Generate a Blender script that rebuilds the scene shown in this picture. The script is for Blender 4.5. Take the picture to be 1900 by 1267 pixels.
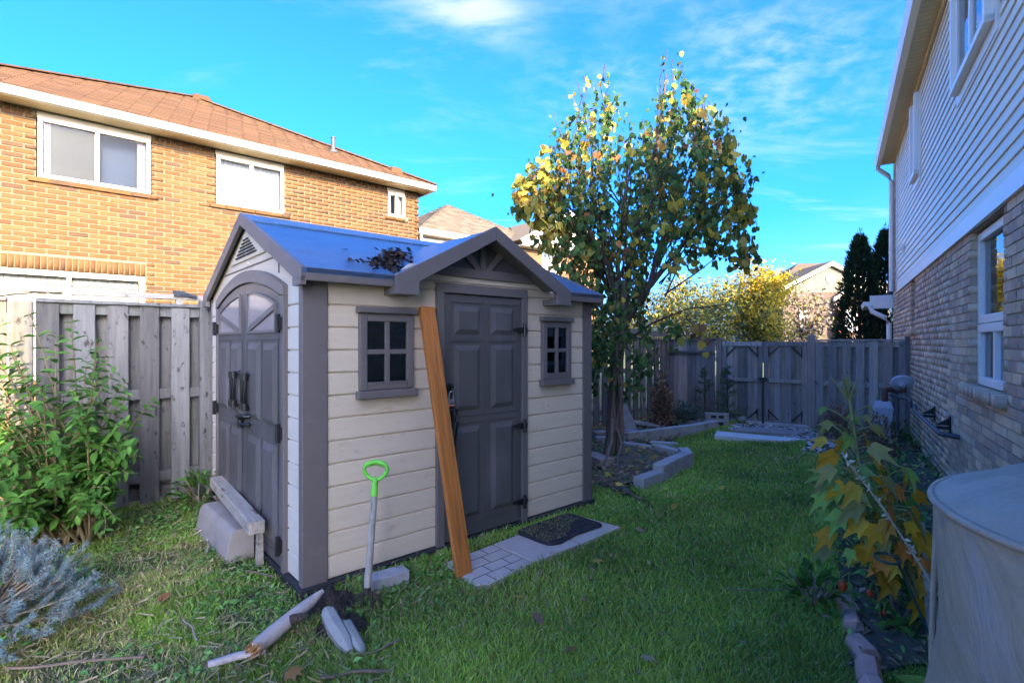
import bpy, math, random
import numpy as np
from mathutils import Matrix, Vector, Euler
R = math.radians
random.seed(7); rng = np.random.default_rng(11)
sc = bpy.context.scene
for o in list(bpy.data.objects): bpy.data.objects.remove(o)

# ---------------------------------------------------------------- camera, sky, sun, exposure
cam = bpy.data.cameras.new('camera'); co = bpy.data.objects.new('camera', cam)
sc.collection.objects.link(co); co.location = (0, 0, 1.5); co.rotation_euler = (R(90), 0, 0)
cam.sensor_width = 36; cam.lens = 36*959/1900; cam.shift_y = 1.5/1900; cam.clip_start = .05; cam.clip_end = 2000
sc.camera = co
SUN_EL, SUN_ROT = R(24), R(149)
SUNV = Vector((math.sin(SUN_ROT)*math.cos(SUN_EL), math.cos(SUN_ROT)*math.cos(SUN_EL), math.sin(SUN_EL)))
w = bpy.data.worlds.new('World'); sc.world = w; w.use_nodes = True
nt = w.node_tree; N = nt.nodes; L = nt.links; N.clear()
def nd(tree, t, **k):
    n = tree.nodes.new(t)
    for a, b in k.items(): setattr(n, a, b)
    return n
def setin(n, **k):
    for a, b in k.items(): n.inputs[a.replace('_', ' ')].default_value = b
sky = nd(nt, 'ShaderNodeTexSky', sky_type='NISHITA', sun_disc=False, sun_elevation=SUN_EL, sun_rotation=SUN_ROT,
         altitude=100, air_density=.6, dust_density=5, ozone_density=8)
hs = nd(nt, 'ShaderNodeHueSaturation'); setin(hs, Saturation=1.25, Value=1.0, Hue=.510)
L.new(sky.outputs[0], hs.inputs['Color'])
tc = nd(nt, 'ShaderNodeTexCoord'); sx = nd(nt, 'ShaderNodeSeparateXYZ'); L.new(tc.outputs['Generated'], sx.inputs[0])
def mth(op, a, b=None, clamp=False, tree=nt):
    n = nd(tree, 'ShaderNodeMath', operation=op, use_clamp=clamp)
    for i, q in enumerate((a, b)):
        if q is None: continue
        if isinstance(q, (int, float)): n.inputs[i].default_value = q
        else: tree.links.new(q, n.inputs[i])
    return n.outputs[0]
zz = mth('ADD', mth('MAXIMUM', sx.outputs[2], 0.0), .12)
px = mth('DIVIDE', sx.outputs[0], zz); py = mth('DIVIDE', sx.outputs[1], zz)
cb = nd(nt, 'ShaderNodeCombineXYZ'); L.new(px, cb.inputs[0]); L.new(py, cb.inputs[1])
def wnoise(scale, det, sxyz=(1, 1, 1), dist=0., rot=0.):
    mp = nd(nt, 'ShaderNodeMapping'); L.new(cb.outputs[0], mp.inputs[0]); mp.inputs['Scale'].default_value = sxyz
    mp.inputs['Rotation'].default_value = (0, 0, rot)
    n = nd(nt, 'ShaderNodeTexNoise'); setin(n, Scale=scale, Detail=det, Roughness=.6, Distortion=dist); L.new(mp.outputs[0], n.inputs['Vector'])
    return n.outputs[0]
def ramp01(v, a, b):
    n = nd(nt, 'ShaderNodeMapRange', interpolation_type='SMOOTHSTEP'); L.new(v, n.inputs[0]); n.inputs[1].default_value = a; n.inputs[2].default_value = b
    return n.outputs[0]
def blob(cx, cy, rx, ry, rot=0):
    mp = nd(nt, 'ShaderNodeMapping', vector_type='TEXTURE'); L.new(cb.outputs[0], mp.inputs[0])
    mp.inputs['Location'].default_value = (cx, cy, 0); mp.inputs['Scale'].default_value = (rx, ry, 1); mp.inputs['Rotation'].default_value = (0, 0, rot)
    ln = nd(nt, 'ShaderNodeVectorMath', operation='LENGTH'); L.new(mp.outputs[0], ln.inputs[0])
    return ramp01(ln.outputs['Value'], 1.0, .15)
wisp = mth('MULTIPLY', blob(-.10, 1.27, .26, .15, R(35)), ramp01(wnoise(3.2, 8, (1, 2.2, 1), .4, R(-40)), .32, .62))
mott = mth('MULTIPLY', blob(.62, 1.55, .85, .62), mth('MULTIPLY', ramp01(wnoise(9, 5, (1, 1.2, 1), .2), .34, .72), ramp01(wnoise(1.7, 4), .34, .58)))
cirr = mth('MULTIPLY', ramp01(wnoise(1.1, 7, (1, 2.6, 1), .5, R(-25)), .52, .78), .5)
dens = mth('ADD', mth('ADD', mth('MULTIPLY', wisp, .5), mth('MULTIPLY', mott, .30)), mth('MULTIPLY', cirr, .5), clamp=True)
mx = nd(nt, 'ShaderNodeMix', data_type='RGBA'); L.new(dens, mx.inputs['Factor']); L.new(hs.outputs[0], mx.inputs['A'])
mx.inputs['B'].default_value = (.85, 1.02, 1.36, 1)
bg = nd(nt, 'ShaderNodeBackground'); L.new(mx.outputs['Result'], bg.inputs[0]); bg.inputs[1].default_value = .15
wo = nd(nt, 'ShaderNodeOutputWorld'); L.new(bg.outputs[0], wo.inputs[0])
sl = bpy.data.lights.new('sun', 'SUN'); sl.energy = 2.0; sl.angle = R(.5); sl.color = (1, .84, .62)
so = bpy.data.objects.new('sun', sl); sc.collection.objects.link(so); so.rotation_euler = SUNV.to_track_quat('Z', 'Y').to_euler(); so.location = (8, -9, 12)
sc.view_settings.view_transform = 'Standard'; sc.view_settings.look = 'None'; sc.view_settings.gamma = 1
sc.view_settings.use_curve_mapping = False; sc.view_settings.use_white_balance = True; sc.view_settings.white_balance_temperature = 8800; sc.view_settings.white_balance_tint = 10; sc.view_settings.exposure = 3.25
sc.cycles.max_bounces = 8; sc.cycles.transparent_max_bounces = 12

# ---------------------------------------------------------------- materials
MATS = {}
def mat(name, pal, noise=(6, .15), stretch=(1, 1, 1), rough=.75, bump=None, coord='pos', spec=.35, metal=0., trans=0., flecks=None, flecks2=None, const=True, rand=.12, bstretch=None, dist=0.):
    if name in MATS: return MATS[name]
    m = bpy.data.materials.new(name); m.use_nodes = True; t = m.node_tree; t.nodes.clear(); k = t.links
    out = nd(t, 'ShaderNodeOutputMaterial'); b = nd(t, 'ShaderNodeBsdfPrincipled')
    oi = nd(t, 'ShaderNodeObjectInfo'); ge = nd(t, 'ShaderNodeNewGeometry'); tx = nd(t, 'ShaderNodeTexCoord')
    rnd = mth('FRACT', mth('ADD', oi.outputs['Random'], ge.outputs['Random Per Island'], tree=t), tree=t)
    vec = ge.outputs['Position'] if coord == 'pos' else tx.outputs['Object']
    if rand:
        va = nd(t, 'ShaderNodeVectorMath', operation='ADD'); k.new(vec, va.inputs[0])
        cx = nd(t, 'ShaderNodeCombineXYZ'); k.new(mth('MULTIPLY', rnd, 37., tree=t), cx.inputs[0]); k.new(mth('MULTIPLY', rnd, 91., tree=t), cx.inputs[2]); k.new(cx.outputs[0], va.inputs[1]); vec = va.outputs[0]
    def noi(scale, st, det=6):
        mp = nd(t, 'ShaderNodeMapping'); k.new(vec, mp.inputs[0]); mp.inputs['Scale'].default_value = st
        n = nd(t, 'ShaderNodeTexNoise'); setin(n, Scale=scale, Detail=det, Roughness=.62, Distortion=dist); k.new(mp.outputs[0], n.inputs['Vector']); return n.outputs[0]
    if len(pal) == 1:
        c = nd(t, 'ShaderNodeRGB'); c.outputs[0].default_value = (*pal[0], 1); col = c.outputs[0]
    else:
        rp = nd(t, 'ShaderNodeValToRGB'); rp.color_ramp.interpolation = 'CONSTANT' if const else 'LINEAR'
        e = rp.color_ramp.elements
        while len(e) < len(pal): e.new(.5)
        for i, q in enumerate(pal): e[i].position = i/len(pal) if const else i/(len(pal)-1); e[i].color = (*q, 1)
        k.new(rnd, rp.inputs[0]); col = rp.outputs[0]
    for fl in (flecks, flecks2):
        if not fl: continue
        fc, fs, lo, hi, fst = fl
        mr = nd(t, 'ShaderNodeMapRange', interpolation_type='SMOOTHSTEP'); k.new(noi(fs, fst), mr.inputs[0]); mr.inputs[1].default_value = lo; mr.inputs[2].default_value = hi
        mi = nd(t, 'ShaderNodeMix', data_type='RGBA'); k.new(mr.outputs[0], mi.inputs['Factor']); k.new(col, mi.inputs['A']); mi.inputs['B'].default_value = (*fc, 1); col = mi.outputs['Result']
    v = mth('ADD', mth('MULTIPLY', mth('SUBTRACT', noi(noise[0], stretch), .5, tree=t), noise[1]*4, tree=t), 1., tree=t)
    if rand:
        r2 = mth('FRACT', mth('MULTIPLY', rnd, 7.31, tree=t), tree=t)
        v = mth('MULTIPLY', v, mth('ADD', mth('MULTIPLY', r2, rand*2, tree=t), 1-rand, tree=t), tree=t)
    hv = nd(t, 'ShaderNodeHueSaturation'); k.new(col, hv.inputs['Color']); k.new(v, hv.inputs['Value'])
    k.new(hv.outputs[0], b.inputs['Base Color'])
    b.inputs['Roughness'].default_value = rough; b.inputs['Specular IOR Level'].default_value = spec; b.inputs['Metallic'].default_value = metal
    if bump:
        bn = nd(t, 'ShaderNodeBump'); setin(bn, Strength=bump[1], Distance=bump[2] if len(bump) > 2 else .01); k.new(noi(bump[0], bstretch or stretch), bn.inputs['Height']); k.new(bn.outputs[0], b.inputs['Normal'])
    if trans:
        tr = nd(t, 'ShaderNodeBsdfTranslucent'); k.new(hv.outputs[0], tr.inputs[0]); ms = nd(t, 'ShaderNodeMixShader'); ms.inputs[0].default_value = trans
        k.new(b.outputs[0], ms.inputs[1]); k.new(tr.outputs[0], ms.inputs[2]); k.new(ms.outputs[0], out.inputs[0])
    else: k.new(b.outputs[0], out.inputs[0])
    MATS[name] = m; return m
def glass(name, tint, rough=.02, refl=1.5, amt=1.2):
    m = bpy.data.materials.new(name); m.use_nodes = True; t = m.node_tree; t.nodes.clear(); k = t.links
    out = nd(t, 'ShaderNodeOutputMaterial'); tr = nd(t, 'ShaderNodeBsdfTransparent'); tr.inputs[0].default_value = (*tint, 1)
    gl = nd(t, 'ShaderNodeBsdfGlossy'); gl.inputs['Roughness'].default_value = rough
    fr = nd(t, 'ShaderNodeFresnel'); fr.inputs[0].default_value = refl; ms = nd(t, 'ShaderNodeMixShader')
    f = mth('MULTIPLY', fr.outputs[0], amt, True, tree=t); k.new(f, ms.inputs[0]); k.new(tr.outputs[0], ms.inputs[1]); k.new(gl.outputs[0], ms.inputs[2]); k.new(ms.outputs[0], out.inputs[0])
    return m
M = dict(
 tan=mat('shed_tan', [(.631, .508, .381)], (3, .05), (1, 1, 9), .55, (14, .25, .004), 'obj', flecks=((.36, .25, .15), 4, .57, .82, (1, 1, 2.2)), flecks2=((.27, .20, .14), 16, .66, .78, (1, 1, 1.4)), rand=.03, bstretch=(.6, .6, 12)),
 tanlight=mat('shed_tan_side', [(.612, .540, .457)], (3, .04), (1, 1, 9), .5, (14, .2, .004), 'obj', rand=.03, bstretch=(.6, .6, 12)),
 brown=mat('shed_brown', [(.149, .126, .119)], (4, .07), (1, 1, 1), .5, (60, .15, .003), 'obj', rand=.02, flecks=((.19, .16, .155), 4, .55, .8, (1, 1, 3))),
 door=mat('shed_door_brown', [(.093, .086, .083)], (2.5, .14), (1, 1, .6), .42, (50, .12, .003), 'obj', rand=.0, flecks=((.135, .12, .125), 2.2, .5, .75, (1, 1, .5))),
 roof=mat('shed_roof_sky_tint', [(.032, .113, .225)], (4, .17), (.6, 7, 1), .36, (7, .9, .012), 'obj', rand=.0, spec=.75, flecks=((.075, .085, .10), 2.2, .54, .74, (1, 2.5, 1)), bstretch=(.8, 10, 1)),  # grey plastic; the sky's blue sheen is put into the base colour
 black=mat('black_plastic', [(.012, .012, .014)], (8, .1), rough=.35, rand=0, spec=.5),
 white=mat('white_vinyl', [(.78, .76, .70)], (3, .03), rough=.4, rand=.02),
 wframe=mat('cream_trim', [(.72, .66, .55)], (3, .04), rough=.45, rand=.02),
 steel=mat('steel', [(.55, .55, .55)], (8, .1), rough=.25, metal=.9, rand=0),
 fence=mat('weathered_fence', [(.134, .125, .116), (.163, .151, .135), (.110, .104, .101), (.150, .147, .140)], (3.2, .30), (9, 9, .7), .85, (6, .5, .006), 'pos', rand=.30, flecks=((.045, .038, .034), 5.5, .57, .69, (3.5, 3.5, 1.6)), flecks2=((.10, .105, .075), 1.6, .52, .72, (2, 2, .8)), bstretch=(18, 18, .8)),
 fencedark=mat('dark_fence', [(.217, .196, .185), (.174, .158, .154), (.283, .246, .217)], (3.2, .32), (10, 10, .6), .9, (6, .5, .006), 'pos', rand=.2, bstretch=(18, 18, .8)),
 gate=mat('blue_grey_gate_wood', [(.179, .184, .175), (.126, .129, .131), (.253, .272, .267), (.211, .187, .160)], (3, .42), (10, 10, .6), .85, (6, .5, .006), 'pos', rand=.34, flecks=((.03, .025, .025), 5, .64, .70, (3, 3, 2.4)), bstretch=(18, 18, .8)),
 plank=mat('orange_stained_wood', [(.472, .150, .032)], (4, .42), (14, 14, .55), .55, (5, .6, .006), 'obj', rand=0, flecks=((.16, .055, .02), 3.0, .50, .70, (16, 16, .5)), flecks2=((.10, .035, .015), 7, .68, .74, (1, 1, .6)), bstretch=(22, 22, .8)),
 oldwood=mat('old_grey_wood', [(.34, .30, .255)], (5, .25), (9, 1, 9), .85, (6, .6, .006), 'obj', rand=.08, flecks=((.14, .09, .06), 5, .57, .7, (3, 1, 3))),
 bark=mat('bark', [(.10, .075, .06)], (7, .4), (3, 3, 1), .95, (10, 1., .03), 'pos', rand=.05, bstretch=(5, 5, 1)),
 twig=mat('dry_twig', [(.24, .18, .12), (.16, .11, .08), (.30, .25, .19)], (9, .2), rough=.9),
 concrete=mat('concrete', [(.337, .332, .325)], (9, .16), rough=.9, bump=(70, .5, .004), flecks=((.19, .18, .165), 4, .52, .7, (1, 1, 1)), rand=.08),
 pinkconc=mat('pinkish_concrete', [(.298, .261, .239)], (8, .14), rough=.9, bump=(60, .5, .004), flecks=((.24, .205, .18), 4, .52, .7, (1, 1, 1)), rand=.06),
 redpaver=mat('pink_edging', [(.536, .254, .203), (.585, .284, .224), (.471, .235, .186)], (9, .16), rough=.9, bump=(60, .6, .004), flecks=((.17, .12, .10), 6, .55, .72, (1, 1, 1))),
 rubber=mat('black_rubber', [(.028, .028, .032)], (12, .15), rough=.6, rand=0),
 moss=mat('dry_moss_on_mat', [(.17, .165, .08), (.12, .13, .06), (.22, .20, .11)], (30, .3), rough=1),
 cover=mat('grey_fabric_cover', [(.313, .235, .171)], (2.2, .12), rough=.55, bump=(3.2, .5, .05), rand=0, spec=.4, dist=.6, flecks=((.29, .27, .265), 3, .5, .72, (1, 1, .6)), flecks2=((.145, .125, .105), 2.6, .58, .74, (1, 1, 1))),
 green=mat('lime_plastic', [(.13, .62, .07)], (5, .05), rough=.35, rand=0),
 rust=mat('rusty_iron', [(.055, .042, .036)], (25, .3), rough=.8, metal=.3, rand=0),
 meter=mat('meter_grey', [(.326, .403, .480)], (5, .07), rough=.45, rand=.02),
 pipe=mat('pipe_dark', [(.05, .06, .065)], (12, .2), rough=.5, rand=.02),
 rustpipe=mat('rust_brown', [(.11, .055, .04)], (18, .3), rough=.8, rand=.02),
 soil=mat('soil', [(.055, .042, .033)], (14, .4), rough=1, bump=(30, 1., .03), rand=0),
 screen=mat('insect_screen', [(.024, .025, .024)], (70, .22), (1, 1, 1), .7, rand=0),
 blind=mat('white_blind', [(.288, .288, .268)], (3, .03), rough=.7, rand=.04),
 curtain=mat('pink_curtain', [(.62, .42, .44)], (4, .06), (9, 9, .5), rough=.8, rand=.03),
 dark=mat('dark_interior', [(.03, .032, .038)], (3, .2), rough=.9, rand=0),
 room=mat('sky_tinted_room', [(.020, .034, .064)], (1.5, .3), rough=.9, rand=0),  # board coloured blue for the sky mirrored in its pane
)
GL = glass('window_glass', (.93, .95, .96)); GLL = glass('bronze_window_glass', (.90, .92, .93), .02, 1.5, .16); GLD = glass('dusty_dark_glass', (.75, .75, .75), .03)
orange_bricks = [tuple(v*.245 for v in c) for c in [(.47, .235, .085), (.42, .195, .07), (.50, .26, .10), (.45, .22, .085), (.37, .18, .075), (.48, .25, .10), (.44, .20, .07), (.30, .165, .09), (.46, .23, .08), (.40, .18, .07)]]
M['ob'] = mat('orange_brick', orange_bricks, (8, .14), rough=.9, bump=(40, .5, .006), flecks=((.20, .075, .03), 9, .58, .70, (1.4, 1.4, 3)))
M['obm'] = mat('pale_mortar', [(.17, .135, .09)], (9, .08), rough=1, rand=0)
buff = [(c[0]*2.15, c[1]*1.95, c[2]*1.65) for c in [(.25, .185, .145), (.29, .22, .165), (.22, .155, .13), (.32, .25, .19), (.27, .20, .17), (.24, .165, .13), (.30, .235, .195), (.265, .20, .15), (.20, .15, .13), (.31, .235, .17)]]
M['bb'] = mat('buff_brick', buff, (6, .16), rough=.92, bump=(35, .6, .006), flecks=((.15, .10, .08), 7, .60, .74, (1, 1, 1.6)))
M['bbm'] = mat('grey_mortar', [(.42, .34, .275)], (9, .1), rough=1, rand=0)
M['vinyl'] = mat('beige_vinyl_siding', [(.750, .645, .473)], (2, .03), rough=.42, bump=(30, .08, .003), rand=.03, bstretch=(1, 1, 12))
M['soffit'] = mat('tan_soffit', [(.650, .520, .325)], (3, .04), rough=.5, rand=.02)
M['shin'] = mat('rust_shingle', [(.089, .045, .021), (.097, .051, .024), (.079, .039, .019), (.094, .047, .023), (.087, .046, .022)], (30, .16), rough=.95, bump=(90, .5, .004))
M['shin2'] = mat('tan_shingle', [(.101, .082, .056), (.112, .093, .065), (.090, .071, .050), (.118, .095, .071)], (20, .14), rough=.95, bump=(60, .5, .004))

# ---------------------------------------------------------------- helpers
COL = sc.collection
def link(o, parent=None):
    COL.objects.link(o)
    if parent is not None: o.parent = parent
    return o
def thing(name, label, cat, loc=(0, 0, 0), rot=0., group=None):
    o = bpy.data.objects.new(name, None); o.empty_display_size = .1; link(o); o.location = loc; o.rotation_euler = (0, 0, rot)
    o['label'] = label; o['category'] = cat
    if group: o['group'] = group
    return o
def tag(o, label, cat, group=None):
    o['label'] = label; o['category'] = cat
    if group: o['group'] = group
    return o
class MB:
    def __init__(s): s.v = []; s.f = []; s.m = None
    def add(s, vs, fs):
        n = len(s.v); s.v += [tuple(s.m @ Vector(q)) if s.m is not None else tuple(q) for q in vs]; s.f += [tuple(n+i for i in q) for q in fs]; return s
    def box(s, x0, x1, y0, y1, z0, z1):
        if x0 > x1: x0, x1 = x1, x0
        if y0 > y1: y0, y1 = y1, y0
        return s.add([(x0, y0, z0), (x1, y0, z0), (x1, y1, z0), (x0, y1, z0), (x0, y0, z1), (x1, y0, z1), (x1, y1, z1), (x0, y1, z1)],
                     [(0, 3, 2, 1), (4, 5, 6, 7), (0, 1, 5, 4), (1, 2, 6, 5), (2, 3, 7, 6), (3, 0, 4, 7)])
    def hexa(s, p):   # 8 corners: bottom ring then top ring
        return s.add(p, [(0, 3, 2, 1), (4, 5, 6, 7), (0, 1, 5, 4), (1, 2, 6, 5), (2, 3, 7, 6), (3, 0, 4, 7)])
    def prism(s, poly, off):   # polygon (3d list) extruded by vector
        n = len(poly); b = [tuple(Vector(q)+Vector(off)) for q in poly]
        return s.add(list(poly)+b, [tuple(range(n))[::-1], tuple(range(n, 2*n))]+[(i, (i+1) % n, n+(i+1) % n, n+i) for i in range(n)])
    def tube(s, path, rad, n=8, cap=True):
        path = [Vector(p) for p in path]; rads = rad if isinstance(rad, (list, tuple)) else [rad]*len(path)
        V = []; F = []; up = Vector((.13, .29, .95))
        for i, p in enumerate(path):
            d = (path[min(i+1, len(path)-1)]-path[max(i-1, 0)]).normalized()
            a = d.cross(up); a = a.normalized() if a.length > 1e-3 else Vector((1, 0, 0)); b = d.cross(a)
            V += [p+(a*math.cos(2*math.pi*j/n)+b*math.sin(2*math.pi*j/n))*rads[i] for j in range(n)]
        for i in range(len(path)-1):
            for j in range(n): F.append((i*n+j, i*n+(j+1) % n, (i+1)*n+(j+1) % n, (i+1)*n+j))
        if cap: F += [tuple(range(n)), tuple(range((len(path)-1)*n, len(path)*n))[::-1]]
        return s.add(V, F)
    def lathe(s, prof, n=24, c=(0, 0, 0)):   # prof [(r,z)]
        V = []; F = []
        for r, z in prof: V += [(c[0]+r*math.cos(2*math.pi*j/n), c[1]+r*math.sin(2*math.pi*j/n), c[2]+z) for j in range(n)]
        for i in range(len(prof)-1):
            for j in range(n): F.append((i*n+j, i*n+(j+1) % n, (i+1)*n+(j+1) % n, (i+1)*n+j))
        F += [tuple(range(n))[::-1], tuple(range((len(prof)-1)*n, len(prof)*n))]
        return s.add(V, F)
    def build(s, name, m, parent=None, smooth=0, bevel=0, kind=None):
        me = bpy.data.meshes.new(name); me.from_pydata(s.v, [], s.f); me.validate(); me.update()
        if m: me.materials.append(m)
        if smooth: me.shade_smooth(); me.set_sharp_from_angle(angle=R(smooth))
        o = link(bpy.data.objects.new(name, me), parent)
        if bevel:
            b = o.modifiers.new('bevel', 'BEVEL'); b.width = bevel; b.segments = 2; b.limit_method = 'ANGLE'
        if kind: o['kind'] = kind
        return o
def box(name, m, parent, x0, x1, y0, y1, z0, z1, bevel=0): return MB().box(x0, x1, y0, y1, z0, z1).build(name, m, parent, bevel=bevel)
def np_mesh(name, V, F, m, parent=None, smooth=False):   # V (n,3) float, F (k,c) uniform
    V = np.asarray(V, np.float32); F = np.asarray(F, np.int32); me = bpy.data.meshes.new(name); c = F.shape[1]
    me.vertices.add(len(V)); me.vertices.foreach_set('co', V.ravel()); me.loops.add(F.size); me.loops.foreach_set('vertex_index', F.ravel())
    me.polygons.add(len(F)); me.polygons.foreach_set('loop_start', np.arange(len(F), dtype=np.int32)*c); me.polygons.foreach_set('loop_total', np.full(len(F), c, np.int32))
    if smooth: me.polygons.foreach_set('use_smooth', np.ones(len(F), bool))
    me.update(calc_edges=True); me.validate()
    if m: me.materials.append(m)
    return link(bpy.data.objects.new(name, me), parent)
def batch(tv, tf, mats):     # template verts/faces, (m,4,4) -> V,F
    mats = np.asarray(mats); tv = np.asarray(tv); n = len(tv)
    V = np.einsum('mij,nj->mni', mats[:, :3, :3], tv)+mats[:, None, :3, 3]
    F = (np.arange(len(mats))[:, None, None]*n+np.asarray(tf)[None]).reshape(-1, len(tf[0])); return V.reshape(-1, 3), F
_unit = {}
def unit_mesh(key, m, tv=None, tf=None, smooth=False):
    k = (key, m.name)
    if k not in _unit:
        me = bpy.data.meshes.new(key)
        if tv is None:
            b = MB().box(-.5, .5, -.5, .5, -.5, .5); tv, tf = b.v, b.f
        me.from_pydata([tuple(q) for q in tv], [], [tuple(q) for q in tf]); me.materials.append(m)
        if smooth: me.shade_smooth()
        _unit[k] = me
    return _unit[k]
CUBE = MB().box(-.5, .5, -.5, .5, -.5, .5)
def pix(p):
    return (950+959*p[0]/p[1], 635-959*(p[2]-1.5)/p[1]) if p[1] > .1 else (-9e3, -9e3)
def pieces(name, many, parent, m, mats, world, limit=300, tv=None, tf=None, key=None, blocked=None, smooth=False):
    """alike pieces: the ones that show largest become parts of their own, the rest one joined part"""
    if tv is None: tv, tf = CUBE.v, CUBE.f
    W = np.array(world)
    def score(mt):
        p = (W @ mt)[:3, 3]; x, y = pix(p)
        if not (-20 < x < 1920 and -20 < y < 1290) or (blocked and blocked(x, y)): return -1.
        return np.linalg.norm(mt[:3, 0])/max(p[1], .2)
    mats = [np.asarray(q) for q in mats]; sco = [score(q) for q in mats]; order = sorted(range(len(mats)), key=lambda i: -sco[i])
    me = unit_mesh(key or name, m, tv, tf, smooth); nn = 0
    ones = order if len(order) <= limit else order[:limit]
    for i in ones:
        o = bpy.data.objects.new(name, me); link(o, parent); o.matrix_local = Matrix(mats[i].tolist())
    rest = order[len(ones):]
    if rest:
        V, F = batch(tv, tf, [mats[i] for i in rest]); o = np_mesh(many, V, F, m, parent, smooth); o['kind'] = 'stuff'
def TS(c, s, rot=None):
    mm = np.eye(4); mm[:3, :3] = np.diag(s) if rot is None else np.asarray(rot) @ np.diag(s); mm[:3, 3] = c; return mm
def frame_m(loc, ang): return np.array(Matrix.Translation(loc) @ Matrix.Rotation(ang, 4, 'Z'))
def cut(a, b, holes):     # interval minus holes
    seg = [(a, b)]
    for h0, h1 in holes:
        seg = [s for x0, x1 in seg for s in ((x0, min(x1, h0)), (max(x0, h1), x1)) if s[1]-s[0] > .015]
    return seg
def brickwork(x0, x1, z0, z1, opens, ch, bl, mort, depth=.11, y=0., sgn=-1, solid=()):
    """stretcher bond; sgn is the side the face looks to; returns matrices"""
    out = []; row = 0; z = z0
    while z < z1-.02:
        zt = min(z+ch-mort, z1); holes = [(a-.0, b+.0) for a, b, c, d in list(opens)+list(solid) if c < (z+zt)/2 < d]
        x = x0-(bl/2 if row % 2 else 0)-bl
        while x < x1:
            for a, b in cut(max(x, x0), min(x+bl-mort, x1), holes):
                j = random.uniform(-.0025, .0025)
                out.append(TS(((a+b)/2, y-sgn*depth/2+sgn*j, (z+zt)/2), (b-a, depth, zt-z)))
            x += bl
        z += ch; row += 1
    return out
def mortar(mb, x0, x1, z0, z1, opens, ya, yb):
    xs = sorted({x0, x1, *[q for o in opens for q in (o[0]-.008, o[1]+.008) if x0 < q < x1]}); zs = sorted({z0, z1, *[q for o in opens for q in (o[2]-.008, o[3]+.008) if z0 < q < z1]})
    for a, b in zip(xs, xs[1:]):
        run = None
        for c, d in zip(zs, zs[1:]):
            hole = any(o[0]-.01 < (a+b)/2 < o[1]+.01 and o[2]-.01 < (c+d)/2 < o[3]+.01 for o in opens)
            if hole:
                if run: mb.box(a, b, ya, yb, *run); run = None
            else: run = (run[0], d) if run else (c, d)
        if run: mb.box(a, b, ya, yb, *run)
def orient(p, d, up, s):
    d = Vector(d).normalized(); x = d.cross(Vector(up))
    x = x.normalized() if x.length > 1e-4 else Vector((1, 0, 0)); z = x.cross(d); mm = np.eye(4)
    sx_, sy_, sz_ = s if isinstance(s, (tuple, list)) else (s, s, s)
    mm[:3, 0] = x*sx_; mm[:3, 1] = d*sy_; mm[:3, 2] = z*sz_; mm[:3, 3] = p; return mm
def ovate(W=.5, fold=.12, droop=.18, ts=(0, .22, .5, .78, 1), ws=(.04, .82, 1, .6, .0)):
    V = []; F = []
    for t_, q in zip(ts, ws):
        h = W/2*q; z = -droop*t_*t_; V += [(-h, t_, z+fold*q), (0, t_, z), (h, t_, z+fold*q)]
    for i in range(len(ts)-1):
        a = i*3; F += [(a, a+1, a+4, a+3), (a+1, a+2, a+5, a+4)]
    return V, F
def palmate(lobes, fold=.1, droop=.25, back=.18):
    """lobes: [(angle deg from tip axis, radius)] right side; mirrored; fan of tris"""
    pts = [(a, r) for a, r in lobes]; out = [(-a, r) for a, r in pts[::-1] if a > 0]+pts
    V = [(0, back, 0.)]; 
    for a, r in out:
        x = math.sin(R(a))*r; y = back+math.cos(R(a))*r; V.append((x, y, fold*abs(x)-droop*max(y, 0)**2*.6-.25*x*x))
    F = [(0, i, i+1) for i in range(1, len(out))]; return V, F
VINE_LEAF = palmate([(0, .82), (18, .62), (34, .66), (56, .48), (80, .52), (115, .40), (150, .30), (176, .14)])
MAPLE = palmate([(0, .85), (14, .48), (40, .78), (58, .42), (82, .62), (110, .34), (150, .26), (176, .08)], .05, .15)
OV5 = ovate(.44); OV3 = ovate(.52, .1, .2, (0, .45, 1), (.05, 1, 0))
def up_rand(): return Vector((random.gauss(0, 1), random.gauss(0, 1), random.gauss(0, 1))).normalized()

SHO = Vector((-1.247, 3.09, 0)); SHA = R(41.5); RHO = Vector((.61, -.89, 0)); RHA = R(57.8)
def sh(x, y, z=0.): return SHO+Vector((x*math.cos(SHA)-y*math.sin(SHA), x*math.sin(SHA)+y*math.cos(SHA), z))
def rh(x, y, z=0.): return RHO+Vector((x*math.cos(RHA)-y*math.sin(RHA), x*math.sin(RHA)+y*math.cos(RHA), z))
def sh_inv(X, Y):
    dx = X-SHO.x; dy = Y-SHO.y; return dx*math.cos(SHA)+dy*math.sin(SHA), -dx*math.sin(SHA)+dy*math.cos(SHA)
def rh_inv(X, Y):
    dx = X-RHO.x; dy = Y-RHO.y; return dx*math.cos(RHA)+dy*math.sin(RHA), -dx*math.sin(RHA)+dy*math.cos(RHA)
def hgt(x, y):
    f = .012*np.sin(x*2.1+.7*y)+.010*np.sin(y*3.3-x*1.2+1)+.007*np.sin(5.2*x+3.9*y)+.004*np.sin(11*x-9*y)
    r = np.sqrt((x-.5)**2+(y-5)**2); return f*np.clip((14-r)/6, 0, 1)-.012

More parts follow.
